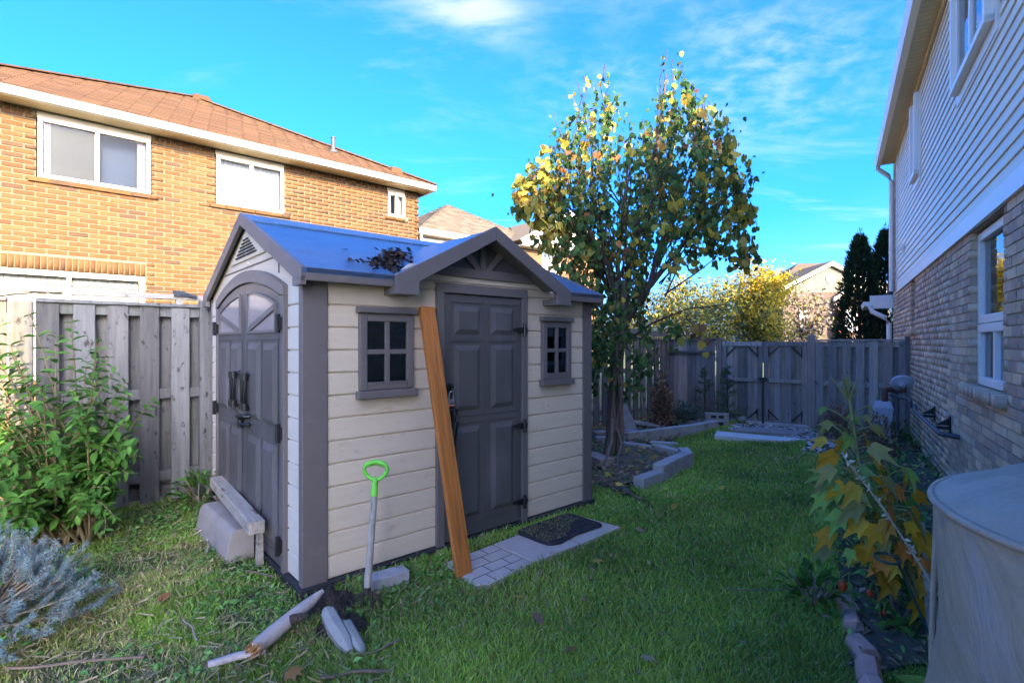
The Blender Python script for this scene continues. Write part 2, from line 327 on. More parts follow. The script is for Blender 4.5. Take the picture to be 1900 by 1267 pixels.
# ---------------------------------------------------------------- ground
BED = [(-.9+2.2, 4.6), (1.22, 5.33), (1.84, 5.85), (2.22, 6.65), (1.95, 7.5), (2.6, 8.1), (3.9, 9.6), (3.2, 10.6), (-.4, 8.2)]
def inpoly(x, y, P):
    x = np.asarray(x); y = np.asarray(y); ins = np.zeros(x.shape, bool); n = len(P)
    for i in range(n):
        x0, y0 = P[i]; x1, y1 = P[(i+1) % n]; c = ((y0 > y) != (y1 > y)) & (x < (x1-x0)*(y-y0)/(y1-y0+1e-12)+x0); ins ^= c
    return ins
def ground():
    a = np.concatenate([[-600, -150, -40, -15], np.arange(-9, 12.01, .12), [18, 45, 160, 620]]); b = np.concatenate([[-600, -120, -30, -8], np.arange(0, 14.01, .12), [20, 45, 160, 700]])
    X, Y = np.meshgrid(a, b); Z = hgt(X, Y); V = np.stack([X, Y, Z], -1).reshape(-1, 3); na = len(a); i, j = np.meshgrid(np.arange(na-1), np.arange(len(b)-1)); k = (j*na+i).ravel()
    F = np.stack([k, k+1, k+na+1, k+na], 1)
    g = mat('ground_turf', [(.08, .12, .04)], (7, .3), rough=1, bump=(40, 1, .03), rand=0, flecks=((.11, .09, .05), 1.3, .46, .62, (1, 1, 1)), flecks2=((.045, .034, .026), 2.3, .56, .66, (1, 1, 1)))
    o = np_mesh('ground', V, F, g, None, True); o['kind'] = 'structure'
ground()
def bed_ground():
    P = BED; xs = [p[0] for p in P]; n = 60; X, Y = np.meshgrid(np.linspace(-.5, 4, n), np.linspace(4.5, 10.7, n)); keep = inpoly(X, Y, P)
    Z = hgt(X, Y)+.03+.035*np.sin(X*5+Y*3)*np.sin(Y*4.4-X)+rng.normal(0, .008, X.shape)
    V = np.stack([X, Y, Z], -1).reshape(-1, 3); i, j = np.meshgrid(np.arange(n-1), np.arange(n-1)); k = (j*n+i).ravel(); kk = keep.ravel(); F = np.stack([k, k+1, k+n+1, k+n], 1)
    F = F[kk[F].all(1)]
    m = mat('bed_soil', [(.144, .112, .085)], (12, .35), rough=1, bump=(35, 1, .03), rand=0, flecks=((.15, .13, .075), 2.4, .46, .6, (1, 1, 1)))
    o = np_mesh('planting_bed', V, F, m, None, True); o['kind'] = 'structure'
bed_ground()
RB = [rh(4.0, .02), rh(3.2, .95), rh(5, 1.0), rh(7, .92), rh(9.0, .95), rh(10.6, 1.0), rh(10.8, .02)]; RBED = [(p.x, p.y) for p in RB]
def right_bed():
    n = 60; X, Y = np.meshgrid(np.linspace(1.3, 6.6, n), np.linspace(1.7, 8.6, n)); keep = inpoly(X, Y, RBED)
    Z = hgt(X, Y)+.028+.02*np.sin(X*6+Y*3)+rng.normal(0, .008, X.shape); V = np.stack([X, Y, Z], -1).reshape(-1, 3); i, j = np.meshgrid(np.arange(n-1), np.arange(n-1)); k = (j*n+i).ravel(); kk = keep.ravel(); F = np.stack([k, k+1, k+n+1, k+n], 1); F = F[kk[F].all(1)]
    o = np_mesh('planting_bed', V, F, MATS['bed_soil'], None, True); o['kind'] = 'structure'
right_bed()

# ---------------------------------------------------------------- left brick house
def window(parent, x0, x1, z0, z1, y, parts=2, fr=.06, fm=None, inner='blind', sash=True, out=1):
    gl_ = GLL if out == 1 else GL
    """sliding window in an xz opening; looks along -y*out"""
    fm = fm or M['wframe']; s = out
    f = MB(); d0, d1 = y-.02*s, y+.06*s
    f.box(x0, x1, d0, d1, z0, z0+fr).box(x0, x1, d0, d1, z1-fr, z1).box(x0, x0+fr, d0, d1, z0+fr, z1-fr).box(x1-fr, x1, d0, d1, z0+fr, z1-fr)
    wd = f.build('window', fm, parent, bevel=.006); n = parts; wi = (x1-x0-2*fr)/n
    for i in range(n):
        a = x0+fr+i*wi; b = a+wi
        if i: MB().box(a-.028, a+.028, d0+.004*s, d1-.006*s, z0+fr, z1-fr).build('mullion', fm, wd)
        box('pane', gl_, wd, a+(.03 if i else 0), b-(.03 if i < n-1 else 0), y+.018*s, y+.024*s, z0+fr, z1-fr)
        mm = inner[i] if isinstance(inner, (list, tuple)) else inner
        if mm == 'blind':
            q = MB(); k = int(wi/.09)+1
            for j in range(k): q.box(a+j*wi/k, a+(j+.93)*wi/k, y+.10*s, y+(.105+.012*(j % 2))*s, z0+.02, z1-.02)
            q.build('blind', M['blind'], wd)
        elif mm == 'screen': box('screen', M['screen'], wd, a, b, y+.04*s, y+.043*s, z0+fr, z1-fr)
        elif mm == 'dark': box('room_behind', M['dark'], wd, a-.02, b+.02, y+.30*s, y+.32*s, z0, z1)
        elif mm == 'room': box('room_behind', M['room'], wd, a-.02, b+.02, y+.26*s, y+.28*s, z0, z1)
    return wd
def curtain(wd, a, b, y, z0, z1):
    q = MB(); n = 5
    for j in range(n): q.box(a+j*(b-a)/n, a+(j+1)*(b-a)/n, y+.012*(j % 2), y+.02+.012*(j % 2), z0, z1)
    q.build('curtain', M['curtain'], wd)
LHP = sh(0, 7.96); LH = thing('brick_house', 'orange brick two storey house with rust shingle roof beyond the left fence', 'house', LHP, SHA)
LW = frame_m(LHP, SHA)
lo = [(-1.328, .171, 4.116, 5.16), (1.187, 2.439, 4.14, 5.16), (4.79, 5.267, 4.49, 5.16), (-2.9, .085, .9, 2.655)]
X0, X1 = -3.3, 5.613
mw = MB(); mortar(mw, X0, X1, -.3, 5.19, lo, .012, .14); mw.box(X0+.02, X1-.012, .7, 8, -.3, 5.19).box(X1-.16, X1-.012, .13, .71, -.3, 5.19); lwall = mw.build('wall', M['obm'], LH)
solid = [(-2.95, .10, 2.655, 2.875), (-1.43, .27, 4.035, 4.116), (1.09, 2.54, 4.06, 4.14), (4.72, 5.34, 4.41, 4.49), (-3.3, 5.62, 5.085, 5.2)]
bm_ = brickwork(X0, X1, -.16, 5.085, lo, .081, .262, .019, solid=solid)
n = 0
for x in np.arange(-2.95, .09, .076): bm_.append(TS((x+.035, .05, 2.765), (.064, .104, .208)))
for s_ in solid[1:4]:
    for x in np.arange(s_[0], s_[1]-.1, .262): bm_.append(TS(((x+min(x+.25, s_[1]))/2, .035, (s_[2]+s_[3])/2-.004), (min(.25, s_[1]-x), .15, .066)))
for x in np.arange(X0, X1-.05, .08):
    if not any(a-.03 < x+.03 < b for a, b, c, d in lo[:3]): bm_.append(TS((x+.034, .05, 5.13), (.066, .104, .085)))
pieces('brick', 'brickwork', lwall, M['ob'], bm_, LW, 300, blocked=lambda x, y: y > 560)
sb = brickwork(.115, 7.9, -.16, 5.18, [], .081, .262, .013, depth=.1); rotz = np.array([[0, -1, 0], [1, 0, 0], [0, 0, 1]])
V, F = batch(CUBE.v, CUBE.f, [TS((X1-.05+random.uniform(-.002, .002), m_[0, 3]+.0, m_[2, 3]), (m_[0, 0], .1, m_[2, 2]), rotz) for m_ in sb]); q = np_mesh('side_brickwork', V, F, M['ob'], lwall); q['kind'] = 'stuff'
for (a, b, c, d), pr, inn in ((lo[0], 2, ['screen', 'room']), (lo[1], 2, 'blind'), (lo[2], 2, ['dark', 'blind'])):
    wd = window(LH, a+.01, b-.01, c+.004, 5.075 if a < 4 else 5.06, .02, pr, inner=inn)
    if inn[0] == 'screen':
        curtain(wd, a+.09, a+.16, .055, c+.08, 5.0); curtain(wd, b-.19, b-.08, .12, c+.08, 5.0)
        box('room_behind', M['dark'], wd, a+.05, (a+b)/2, .3, .32, c, 5.0)
    MB().box(a, b, .035, .06, 5.078, 5.19).build('header_panel', M['wframe'], LH)
wd = window(LH, -2.9, .08, .9, 2.65, .03, 3, fr=.085, inner='blind')
MB().box(-3.6, 5.8, -.36, 0.02, 5.19, 5.21).build('soffit', M['soffit'], LH)
q = MB()
for x in np.arange(-3.6, 5.78, .1): q.box(x, x+.012, -.34, 0, 5.183, 5.195)
q.build('soffit_groove', M['soffit'], LH, kind='stuff')
MB().prism([(-3.62, -.36, 5.17), (-3.62, -.44, 5.185), (-3.62, -.47, 5.29), (-3.62, -.455, 5.30), (-3.62, -.36, 5.30)], (9.46, 0, 0)).build('gutter', M['white'], LH)
MB().prism([(5.8, -.36, 5.17), (5.8, 9.5, 5.17), (5.8, 9.5, 5.30), (5.8, -.36, 5.30)], (.04, 0, 0)).build('fascia', M['white'], LH)
AP = (1.35, 3.05, 7.28); EA = [(-3.62, -.44, 5.30), (5.86, -.44, 5.30), (5.86, 9.6, 5.30), (-3.62, 9.6, 5.30)]; AP2 = (1.35, 6, 7.28)
lroof = MB().add(EA+[AP, AP2], [(0, 1, 4), (1, 2, 5, 4), (2, 3, 5), (3, 0, 4, 5), (3, 2, 1, 0)]).build('roof', M['shin'], LH)
def shingles(E0, E1, A, expo, tab, th=.014):
    """tabs over a triangular roof plane with eave E0-E1 and apex A"""
    E0, E1, A = Vector(E0), Vector(E1), Vector(A); ux = (E1-E0).normalized(); t0 = (A-E0).dot(ux); foot = E0+ux*t0; sv = (A-foot); Ls = sv.length; us = sv/Ls; nn = ux.cross(us); W_ = (E1-E0).length; out = []
    k = 0; s = 0.
    while s < Ls-expo*.5:
        tm = (s+expo*.5)/Ls; a = t0*tm; b = W_-(W_-t0)*tm; x = a-random.uniform(0, tab)*0-(tab/2 if k % 2 else 0)
        while x < b:
            c0, c1 = max(x, a), min(x+tab-.008, b)
            if c1-c0 > .02:
                mid = E0+ux*((c0+c1)/2)+us*(s+expo*.5)+nn*(th*.5+random.uniform(0, .004)); tilt = .05
                u2 = (us+nn*-tilt).normalized(); n2 = ux.cross(u2); out.append(TS(mid, (c1-c0, expo*1.02, th), np.column_stack([ux, u2, n2])))
            x += tab
        s += expo; k += 1
    return out
pieces('shingle', 'shingles', lroof, M['shin'], shingles(EA[0], EA[1], AP, .145, .30), LW, 300)
caps = []
for P, Q in ((EA[1], AP), (EA[0], AP)):
    P, Q = Vector(P), Vector(Q); d = Q-P; n = int(d.length/.16)
    for i in range(n):
        caps.append(orient(P+d*((i+.5)/n)+Vector((0, 0, .03)), d, (0, 0, 1), (.16, .17, .025)))
pieces('ridge_cap', 'ridge_caps', lroof, M['shin'], caps, LW, 300)
def roofz(y): return 5.30+(y+.44)*(7.28-5.30)/(3.05+.44)
vx, vy = 3.72, .62; MB().lathe([(.12, -.05), (.1, .02), (.05, .04), (.045, .30), (.055, .30), (.055, .33)], 14, (vx, vy, roofz(vy)+.02)).build('vent_pipe', M['pipe'], LH, smooth=40)
for vx, vy, s_ in ((1.5, 3.0, 1.3), (5.0, .05, 1.)):
    MB().hexa([(vx-.16*s_, vy-.12, roofz(vy-.12)), (vx+.16*s_, vy-.12, roofz(vy-.12)), (vx+.16*s_, vy+.16, roofz(vy+.1)), (vx-.16*s_, vy+.16, roofz(vy+.1)), (vx-.12*s_, vy-.1, roofz(vy)+.09), (vx+.12*s_, vy-.1, roofz(vy)+.09), (vx+.12*s_, vy+.14, roofz(vy)+.12), (vx-.12*s_, vy+.14, roofz(vy)+.12)]).build('box_vent', M['shin'], LH, bevel=.01)
# neighbour's small young plant by its wall and clothes frame
# ---------------------------------------------------------------- second brick house and far house
H2P = sh(0, 11.7); H2 = thing('brick_house', 'smaller looking orange brick house with tan shingle roof between shed roof and vine tree', 'house', H2P, SHA)
def brickmat(name, c1, c2, cm, bw, rh_, ax):
    m = bpy.data.materials.new(name); m.use_nodes = True; t = m.node_tree; b = t.nodes['Principled BSDF']; k = t.links; tx = nd(t, 'ShaderNodeTexCoord'); sp = nd(t, 'ShaderNodeSeparateXYZ'); cc = nd(t, 'ShaderNodeCombineXYZ')
    k.new(tx.outputs['Object'], sp.inputs[0]); k.new(sp.outputs[ax], cc.inputs[0]); k.new(sp.outputs[2], cc.inputs[1]); bt = nd(t, 'ShaderNodeTexBrick'); k.new(cc.outputs[0], bt.inputs[0])
    bt.inputs['Color1'].default_value = (*c1, 1); bt.inputs['Color2'].default_value = (*c2, 1); bt.inputs['Mortar'].default_value = (*cm, 1); setin(bt, Scale=1., Mortar_Size=.007, Brick_Width=bw, Row_Height=rh_, Bias=-.2)
    k.new(bt.outputs[0], b.inputs['Base Color']); b.inputs['Roughness'].default_value = .95
    bn = nd(t, 'ShaderNodeBump', invert=True); setin(bn, Strength=.5, Distance=.01); k.new(bt.outputs[1], bn.inputs['Height']); k.new(bn.outputs[0], b.inputs['Normal']); return m
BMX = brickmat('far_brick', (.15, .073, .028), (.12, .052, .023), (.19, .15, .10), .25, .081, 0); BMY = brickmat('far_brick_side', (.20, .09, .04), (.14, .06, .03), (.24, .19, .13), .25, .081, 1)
h2o = [(12.750, 13.750, 4.050, 5.000)]
q = MB(); mortar(q, 8.020, 12.000, 0, 5.050, [], 0., .15); q.box(8.04, 11.9, .14, 7.5, 0, 5.05); q.build('wall', BMX, H2)
MB().box(8.02, 8.03, .0, 7.5, 0, 5.04).build('side_wall', BMY, H2)
q = MB(); mortar(q, 11.9, 16.3, 0, 5.05, [(12.95, 13.95, 3.9, 5.0)], -.7, -.55); q.box(11.95, 16.2, -.1, 7, 0, 5.05).box(11.9, 12.0, -.56, -.1, 0, 5.05); q.build('bay_wall', BMX, H2)
window(H2, 12.95, 13.95, 3.9, 5.0, -.69, 2, inner='blind')
q = MB()
for z in np.arange(4.1, 4.95, .2): q.box(13.0, 13.9, -.70, -.69, z, z+.018)
for x in (13.2, 13.7): q.box(x, x+.018, -.70, -.69, 3.95, 4.95)
q.build('window_grille', M['white'], H2)
q = MB().prism([(7.7, -.36, 5.02), (7.7, -.36, 5.20), (7.7, -.44, 5.20), (7.7, -.42, 5.06)], (4.1, 0, 0)).prism([(11.6, -1.04, 5.02), (11.6, -1.04, 5.2), (11.6, -1.12, 5.2), (11.6, -1.1, 5.06)], (5, 0, 0)); q.build('gutter', M['white'], H2)
MB().box(7.7, 11.9, -.36, 0.01, 5.03, 5.06).box(11.62, 16.6, -1.05, -.5, 5.03, 5.06).build('soffit', M['wframe'], H2)
MB().box(8.0, 12.0, -.02, .0, 4.86, 5.04).box(11.9, 16.3, -.725, -.705, 5.0, 5.04).build('frieze_board', M['white'], H2)
e2 = [(7.7, -.4, 5.2), (14.6, -.4, 5.2), (14.6, 7.0, 5.2), (7.7, 7.0, 5.2)]; a2 = (10.9, 2.7, 7.12)
r2 = MB().add(e2+[a2], [(0, 1, 4), (1, 2, 4), (2, 3, 4), (3, 0, 4), (3, 2, 1, 0)]).build('roof', M['shin2'], H2)
pieces('shingle', 'shingles', r2, M['shin2'], shingles(e2[0], e2[1], a2, .17, .36)+shingles(e2[3], e2[0], a2, .17, .36), frame_m(H2P, SHA), 280)
q = MB().prism([(11.6, -1.08, 5.2), (14.1, -1.08, 6.55), (14.1, -1.08, 6.63), (11.5, -1.08, 5.22)], (0, 4.6, 0)).prism([(16.6, -1.08, 5.2), (14.1, -1.08, 6.55), (14.1, -1.08, 6.63), (16.7, -1.08, 5.22)], (0, 4.6, 0)); q.build('bay_roof', M['shin2'], H2)
MB().prism([(11.55, -1.14, 5.1), (14.1, -1.14, 6.50), (14.1, -1.14, 6.66), (11.45, -1.14, 5.22)], (0, .05, 0)).prism([(16.65, -1.14, 5.1), (14.1, -1.14, 6.50), (14.1, -1.14, 6.66), (16.75, -1.14, 5.22)], (0, .05, 0)).build('gable_trim', M['white'], H2)
MB().prism([(12.0, -.7, 5.22), (16.2, -.7, 5.22), (14.1, -.7, 6.4)], (0, .1, 0)).build('gable_infill', mat('grey_infill', [(.42, .42, .42)], (3, .05), rough=.7), H2)
MB().tube([(7.78, -.38, 5.1), (7.80, -.3, 5.0), (7.93, -.1, 4.75), (7.96, -.06, 4.5), (7.96, -.06, .2)], .045, 8).build('downspout', M['white'], H2, smooth=60)
# far house behind the back fence
FHP = Vector((0, 38, 0)); FH = thing('far_house', 'pale far house with red shutters and gable seen beyond the back fence gate', 'house', FHP, R(-3))
fx = lambda p: (p-950)/959*38
pk = brickmat('pink_brick', (.10, .066, .052), (.085, .055, .043), (.105, .085, .066), .3, .1, 0)
MB().box(fx(1440), fx(1625), 0, 9, 0, 5.05).build('wall', pk, FH)
MB().prism([(fx(1440), -.02, 5.05), (fx(1606), -.02, 5.05), (fx(1523), -.02, 6.85)], (0, .3, 0)).build('gable_wall', mat('cream_stucco', [(.125, .115, .085)], (4, .04), rough=.8), FH)
cxg = fx(1523)
for s_ in (-1, 1):
    MB().prism([(cxg, -.3, 6.95), (cxg+s_*3.75, -.3, 5.0), (cxg+s_*3.75, -.3, 5.25), (cxg, -.3, 7.2)], (0, .3, 0)).build('gable_trim', M['white'], FH)
    MB().prism([(cxg, -.28, 7.2), (cxg+s_*3.8, -.28, 5.22), (cxg+s_*3.8, -.28, 5.28), (cxg, -.28, 7.27)], (0, 6, 0)).build('roof', M['shin2'], FH)
MB().add([(fx(1425), 1, 5.1), (fx(1690), 1, 5.1), (fx(1690), 9.4, 5.1), (fx(1425), 9.4, 5.1), (fx(1530), 5.2, 7.9), (fx(1600), 5.2, 7.9)], [(0, 1, 5, 4), (1, 2, 5), (2, 3, 4, 5), (3, 0, 4), (3, 2, 1, 0)]).build('main_roof', M['shin2'], FH)
MB().lathe([(.32, 0), (.32, .06)], 20).build('round_vent', M['white'], FH).matrix_local = Matrix.Translation((cxg, -.03, 6.0)) @ Matrix.Rotation(R(90), 4, 'X')
MB().prism([(fx(1520), -.75, 4.6), (fx(1557), -.75, 5.65), (fx(1600), -.75, 4.6), (fx(1600), -.75, 4.4), (fx(1557), -.75, 5.4), (fx(1520), -.75, 4.38)], (0, .2, 0)).build('bay_gable_trim', M['white'], FH)
MB().prism([(fx(1528), -.6, 0), (fx(1592), -.6, 0), (fx(1592), -.6, 4.6), (fx(1557), -.6, 5.45), (fx(1528), -.6, 4.6)], (0, .6, 0)).build('bay_wall', pk, FH)
red = mat('red_shutter', [(.42, .10, .07)], (4, .08), rough=.6)
for wx, yy, s_ in ((1549, -.62, 1), (1477, -.02, .8)):
    wd = box('window', M['white'], FH, fx(wx)-.42*s_, fx(wx)+.42*s_, yy-.08, yy, 2.25, 3.75)
    q = MB()
    for i in range(3):
        for j in range(4): q.box(fx(wx)-.36*s_+i*.25*s_, fx(wx)-.36*s_+(i*.25+.22)*s_, yy-.10, yy-.075, 2.32+j*.35, 2.62+j*.35)
    q.build('pane', mat('far_pane', [(.16, .20, .26)], (2, .1), rough=.1, spec=.8), wd)
    if s_ == 1:
        for t_ in (-1, 1): box('shutter', red, FH, fx(wx)+t_*.47, fx(wx)+t_*.80, yy-.05, yy, 2.2, 3.8)

# ---------------------------------------------------------------- right house
RH = thing('brick_and_siding_house', 'close house at right with buff brick below and beige siding above', 'house', RHO, RHA); RW = frame_m(RHO, RHA)
RX = 13.9; RX0 = -1.4; ro = [(5.36, 6.45, 1.13, 2.45), (10.30, 10.80, 1.70, 2.45)]
q = MB(); mortar(q, RX0, RX, -.3, 2.47, ro, -.14, -.012); q.box(RX0+.02, RX-.02, -7, -.6, -.3, 5.3).box(RX0+.02, RX0+.14, -.6, -.14, -.3, 5.25).box(RX-.14, RX-.02, -.6, -.14, -.3, 5.25); q.box(12.85, RX, -.14, -.012, 2.47, 5.28); rwall = q.build('wall', M['bbm'], RH)
box('upper_wall', M['vinyl'], RH, RX0+.02, 12.84, -.14, -.012, 2.47, 5.28)
rs = [(5.27, 6.60, 1.03, 1.13), (10.26, 10.84, 1.62, 1.70)]
bm_ = brickwork(RX0, RX, -.1, 2.46, ro, .078, .215, .010, sgn=1, solid=rs)+brickwork(12.86, RX, 2.474, 5.26, [], .078, .215, .010, sgn=1)
for x in np.arange(5.27, 6.58, .075): bm_.append(TS((x+.033, -.02, 1.082), (.066, .15, .092)))
for x in np.arange(10.26, 10.8, .075): bm_.append(TS((x+.033, -.02, 1.657), (.066, .15, .078)))
pieces('brick', 'brickwork', rwall, M['bb'], bm_, RW, 300)
q = MB().box(5.1, 6.9, -.62, -.5, .9, 2.6).box(10.1, 11, -.62, -.5, 1.5, 2.6); q.build('inner_wall', M['dark'], RH)
# near window: fixed light above a slider
wd = window(RH, 5.36, 6.45, 1.66, 2.44, -.07, 1, fr=.07, fm=M['white'], inner='none', out=-1)
box('room_behind', mat('pale_curtain', [(.30, .38, .40)], (3, .05), (9, 9, .4), rough=.8), wd, 5.4, 6.1, -.17, -.16, 1.7, 2.4)
wd = window(RH, 5.36, 6.45, 1.135, 1.655, -.07, 2, fr=.07, fm=M['white'], inner='screen', out=-1)
box('window', M['dark'], RH, 10.31, 10.79, -.12, -.10, 1.71, 2.44)
# siding planks
z = 2.62; k = 0
while z < 5.16:
    for a, b in cut(RX0, 12.80, [(5.38, 6.92)] if 3.78 < z+.05 else [] ):
        cuts = [a]+[c for c in sorted(random.sample([x/10 for x in range(10, 125, 9)], 2)) if a+.5 < c < b-.5]+[b]
        for a1, b1 in zip(cuts, cuts[1:]):
            MB().prism([(a1+.0015, -.012, z-.004), (a1+.0015, .016, z-.004), (a1+.0015, .018, z+.008), (a1+.0015, .003, z+.1), (a1+.0015, -.012, z+.1)], (b1-a1-.003, 0, 0)).build('siding_plank', M['vinyl'], RH)
    z += .1; k += 1
box('trim_board', M['white'], RH, RX0, 12.83, -.012, .022, 2.49, 2.612)
box('drip_flashing', M['white'], RH, RX0, 12.83, .0, .03, 2.462, 2.484)
box('corner_trim', M['white'], RH, 12.80, 12.85, -.012, .03, 2.615, 5.2)
def upwin(x0, x1, z0, z1):
    c = MB().box(x0, x0+.07, .0, .085, z0, z1).box(x1-.07, x1, .0, .085, z0, z1).box(x0, x1, .0, .088, z0-.005, z0+.05); c.build('window_casing', M['white'], RH, bevel=.004)
    MB().box(x0-.05, x1+.05, .003, .026, z0-.10, z0-.007).box(x0-.05, x0-.002, .003, .026, z0-.006, z1).box(x1+.002, x1+.05, .003, .026, z0-.006, z1).build('window_trim', M['white'], RH)
    wd = MB().box(x0+.07, x0+.12, .02, .05, z0+.05, z1).box(x1-.12, x1-.07, .02, .05, z0+.05, z1).box((x0+x1)/2-.03, (x0+x1)/2+.03, .02, .055, z0+.1, z1).box(x0+.12, x1-.12, .02, .05, z0+.05, z0+.1).build('window', M['white'], RH)
    box('pane', GL, wd, x0+.12, x1-.12, .03, .034, z0+.1, z1); box('room_behind', M['dark'], wd, x0+.1, x1-.1, .010, .018, z0+.06, z1)
upwin(5.46, 6.84, 3.84, 5.15); upwin(9.55, 10.15, 3.86, 5.0)
box('soffit', M['soffit'], RH, RX0-.1, 13.55, -.05, .235, 5.155, 5.175)
q = MB()
for x in np.arange(RX0, 13.5, .1): q.box(x, x+.012, 0.02, .22, 5.149, 5.16)
q.build('soffit_groove', M['soffit'], RH, kind='stuff')
box('frieze_mould', M['soffit'], RH, 0, 12.8, .02, .045, 5.10, 5.152)
MB().prism([(RX0-.12, .236, 5.13), (RX0-.12, .31, 5.145), (RX0-.12, .345, 5.25), (RX0-.12, .33, 5.26), (RX0-.12, .236, 5.27)], (13.72-RX0, 0, 0)).build('gutter', M['white'], RH)
MB().add([(RX0-.12, .34, 5.27), (13.6, .34, 5.27), (13.6, -7.3, 5.27), (RX0-.12, -7.3, 5.27), (3.5, -3.5, 6.75), (10, -3.5, 6.75)], [(0, 4, 5, 1), (1, 5, 2), (2, 5, 4, 3), (3, 4, 0), (0, 1, 2, 3)]).build('roof', M['shin2'], RH)
MB().tube([(13.5, .29, 5.2), (13.52, .28, 5.08), (13.6, .10, 4.93), (13.62, .05, 4.8), (13.62, .05, 2.55)], .045, 8).build('downspout', M['white'], RH, smooth=60)
# porch roof and lower downspout at the far end, and the added unseen wing
MB().prism([(13.95, .42, 2.36), (13.95, -1, 2.36), (13.95, -1, 2.80), (13.95, -.2, 2.72)], (1.4, 0, 0)).build('porch_roof', M['pipe'], RH)
MB().prism([(13.92, .40, 2.26), (13.92, .50, 2.28), (13.92, .52, 2.37), (13.92, .40, 2.37)], (1.4, 0, 0)).box(13.94, 14.0, -.4, .40, 2.22, 2.5).build('porch_gutter', M['white'], RH)
MB().tube([(13.9, .40, 2.28), (13.88, .36, 2.15), (13.86, .14, 2.02), (13.86, .07, 1.88), (13.86, .07, .1)], .05, 8).build('porch_downspout', M['white'], RH, smooth=60)
box('unseen_shade_wing', M['bbm'], RH, RX, 18.6, -7, -1.2, -.3, 5.3)  # unseen mass added to cast shade over the cedars
MB().add([(13.7, -.9, 5.3), (18.9, -.9, 5.3), (18.9, -7.3, 5.3), (13.7, -7.3, 5.3), (16.2, -4, 6.5)], [(0, 4, 1), (1, 4, 2), (2, 4, 3), (3, 4, 0), (0, 1, 2, 3)]).build('shade_wing_roof', M['shin2'], RH)
MB().box(11.55, 11.63, .018, .05, 3.05, 3.20).box(11.57, 11.61, .05, .075, 3.08, 3.16).build('wall_vent', M['white'], RH, bevel=.008)
# gas meter and pipes
gm = thing('gas_meter', 'blue grey gas meter with rusty pipe and round regulator against the right house', 'gas meter', rh(9.85, .42), RHA)
MB().hexa([(-.13, -.10, .34), (.13, -.10, .34), (.13, .10, .34), (-.13, .10, .34), (-.15, -.12, .52), (.15, -.12, .52), (.15, .12, .52), (-.15, .12, .52)]).box(-.155, .155, -.125, .125, .52, .535).hexa([(-.15, -.12, .536), (.15, -.12, .536), (.15, .12, .536), (-.15, .12, .536), (-.11, -.09, .63), (.11, -.09, .63), (.11, .09, .63), (-.11, .09, .63)]).build('body', M['meter'], gm, bevel=.02)
MB().box(-.12, .12, -.09, .09, 0, .34).build('stand', M['meter'], gm, bevel=.01)
MB().tube([(-.05, -.02, .62), (-.05, -.02, .74), (-.03, -.03, .80), (.05, -.1, .80), (.05, -.2, .78)], .04, 10).build('rusty_elbow', M['rustpipe'], gm, smooth=60)
g2 = MB().lathe([(.03, -.06), (.05, -.02), (.13, 0), (.14, .03), (.11, .06), (.04, .09)], 20).build('regulator', M['meter'], gm, smooth=50); g2.matrix_local = Matrix.Translation((-.12, -.22, .90)) @ Matrix.Rotation(R(55), 4, 'Y')
MB().tube([(.05, -.2, .78), (-.12, -.24, .80), (-.12, -.24, .90)], .03, 8).build('connecting_pipe', M['rustpipe'], gm, smooth=60)
MB().tube([(0, -.1, .72), (-.55, -.26, .72), (-.62, -.27, .70), (-.64, -.27, .62)], .022, 8).tube([(-.2, -.16, .72), (-.2, -.16, 0)], .022, 8).build('pipe', M['pipe'], gm, smooth=60)
gp = thing('gas_pipe', 'dark gas pipe on two wall brackets running low along the right house', 'pipe', rh(7.9, .1), RHA)
MB().tube([(1.2, .02, .66), (.9, .05, .62), (-1.02, .05, .615), (-1.06, .0, .61), (-1.07, -.09, .60)], .024, 8).build('pipe', M['pipe'], gp, smooth=60)
for x in (.45, -.55): MB().box(x-.02, x+.02, -.085, .02, .60, .63).box(x-.03, x+.03, -.095, -.085, .56, .74).prism([(x, -.085, .64), (x, .03, .64), (x, -.085, .72)], (.012, 0, 0)).build('bracket', M['black'], gp)

# ---------------------------------------------------------------- fences
def fence_run(t, L0, L1, z0, z1, m, bw=.145, pitch=.235, y=0., ztop=None, zfun=None, back=True, rails=(.22, .98, 1.74)):
    zt = zfun or (lambda x: z1); x = L0; i = 0
    while x < L1-.05:
        a, b = x, min(x+bw, L1)
        MB().box(a, b, y-.055, y-.035+random.uniform(-.003, .003), z0+random.uniform(0, .03), zt(x)-.035).build('board', m, t, bevel=.003)
        if back: 
            a2, b2 = x+bw-.035, min(x+pitch+.03, L1)
            if b2-a2 > .03: MB().box(a2, b2, y+.036, y+.056, z0+.02, zt(x)-.04).build('board', m, t)
        x += pitch+random.uniform(-.008, .008); i += 1
    for r_ in rails:
        MB().hexa([(L0, y-.033, r_*zt(L0)/zt(L0)), (L1, y-.033, r_-(zt(L0)-zt(L1))), (L1, y+.033, r_-(zt(L0)-zt(L1))), (L0, y+.033, r_), (L0, y-.033, r_+.09), (L1, y-.033, r_+.09-(zt(L0)-zt(L1))), (L1, y+.033, r_+.09-(zt(L0)-zt(L1))), (L0, y+.033, r_+.09)]).build('rail', m, t)
    MB().hexa([(L0, y-.075, zt(L0)-.03), (L1, y-.075, zt(L1)-.03), (L1, y+.075, zt(L1)-.03), (L0, y+.075, zt(L0)-.03), (L0, y-.075, zt(L0)), (L1, y-.075, zt(L1)), (L1, y+.075, zt(L1)), (L0, y+.075, zt(L0))]).build('cap_rail', m, t, bevel=.004)
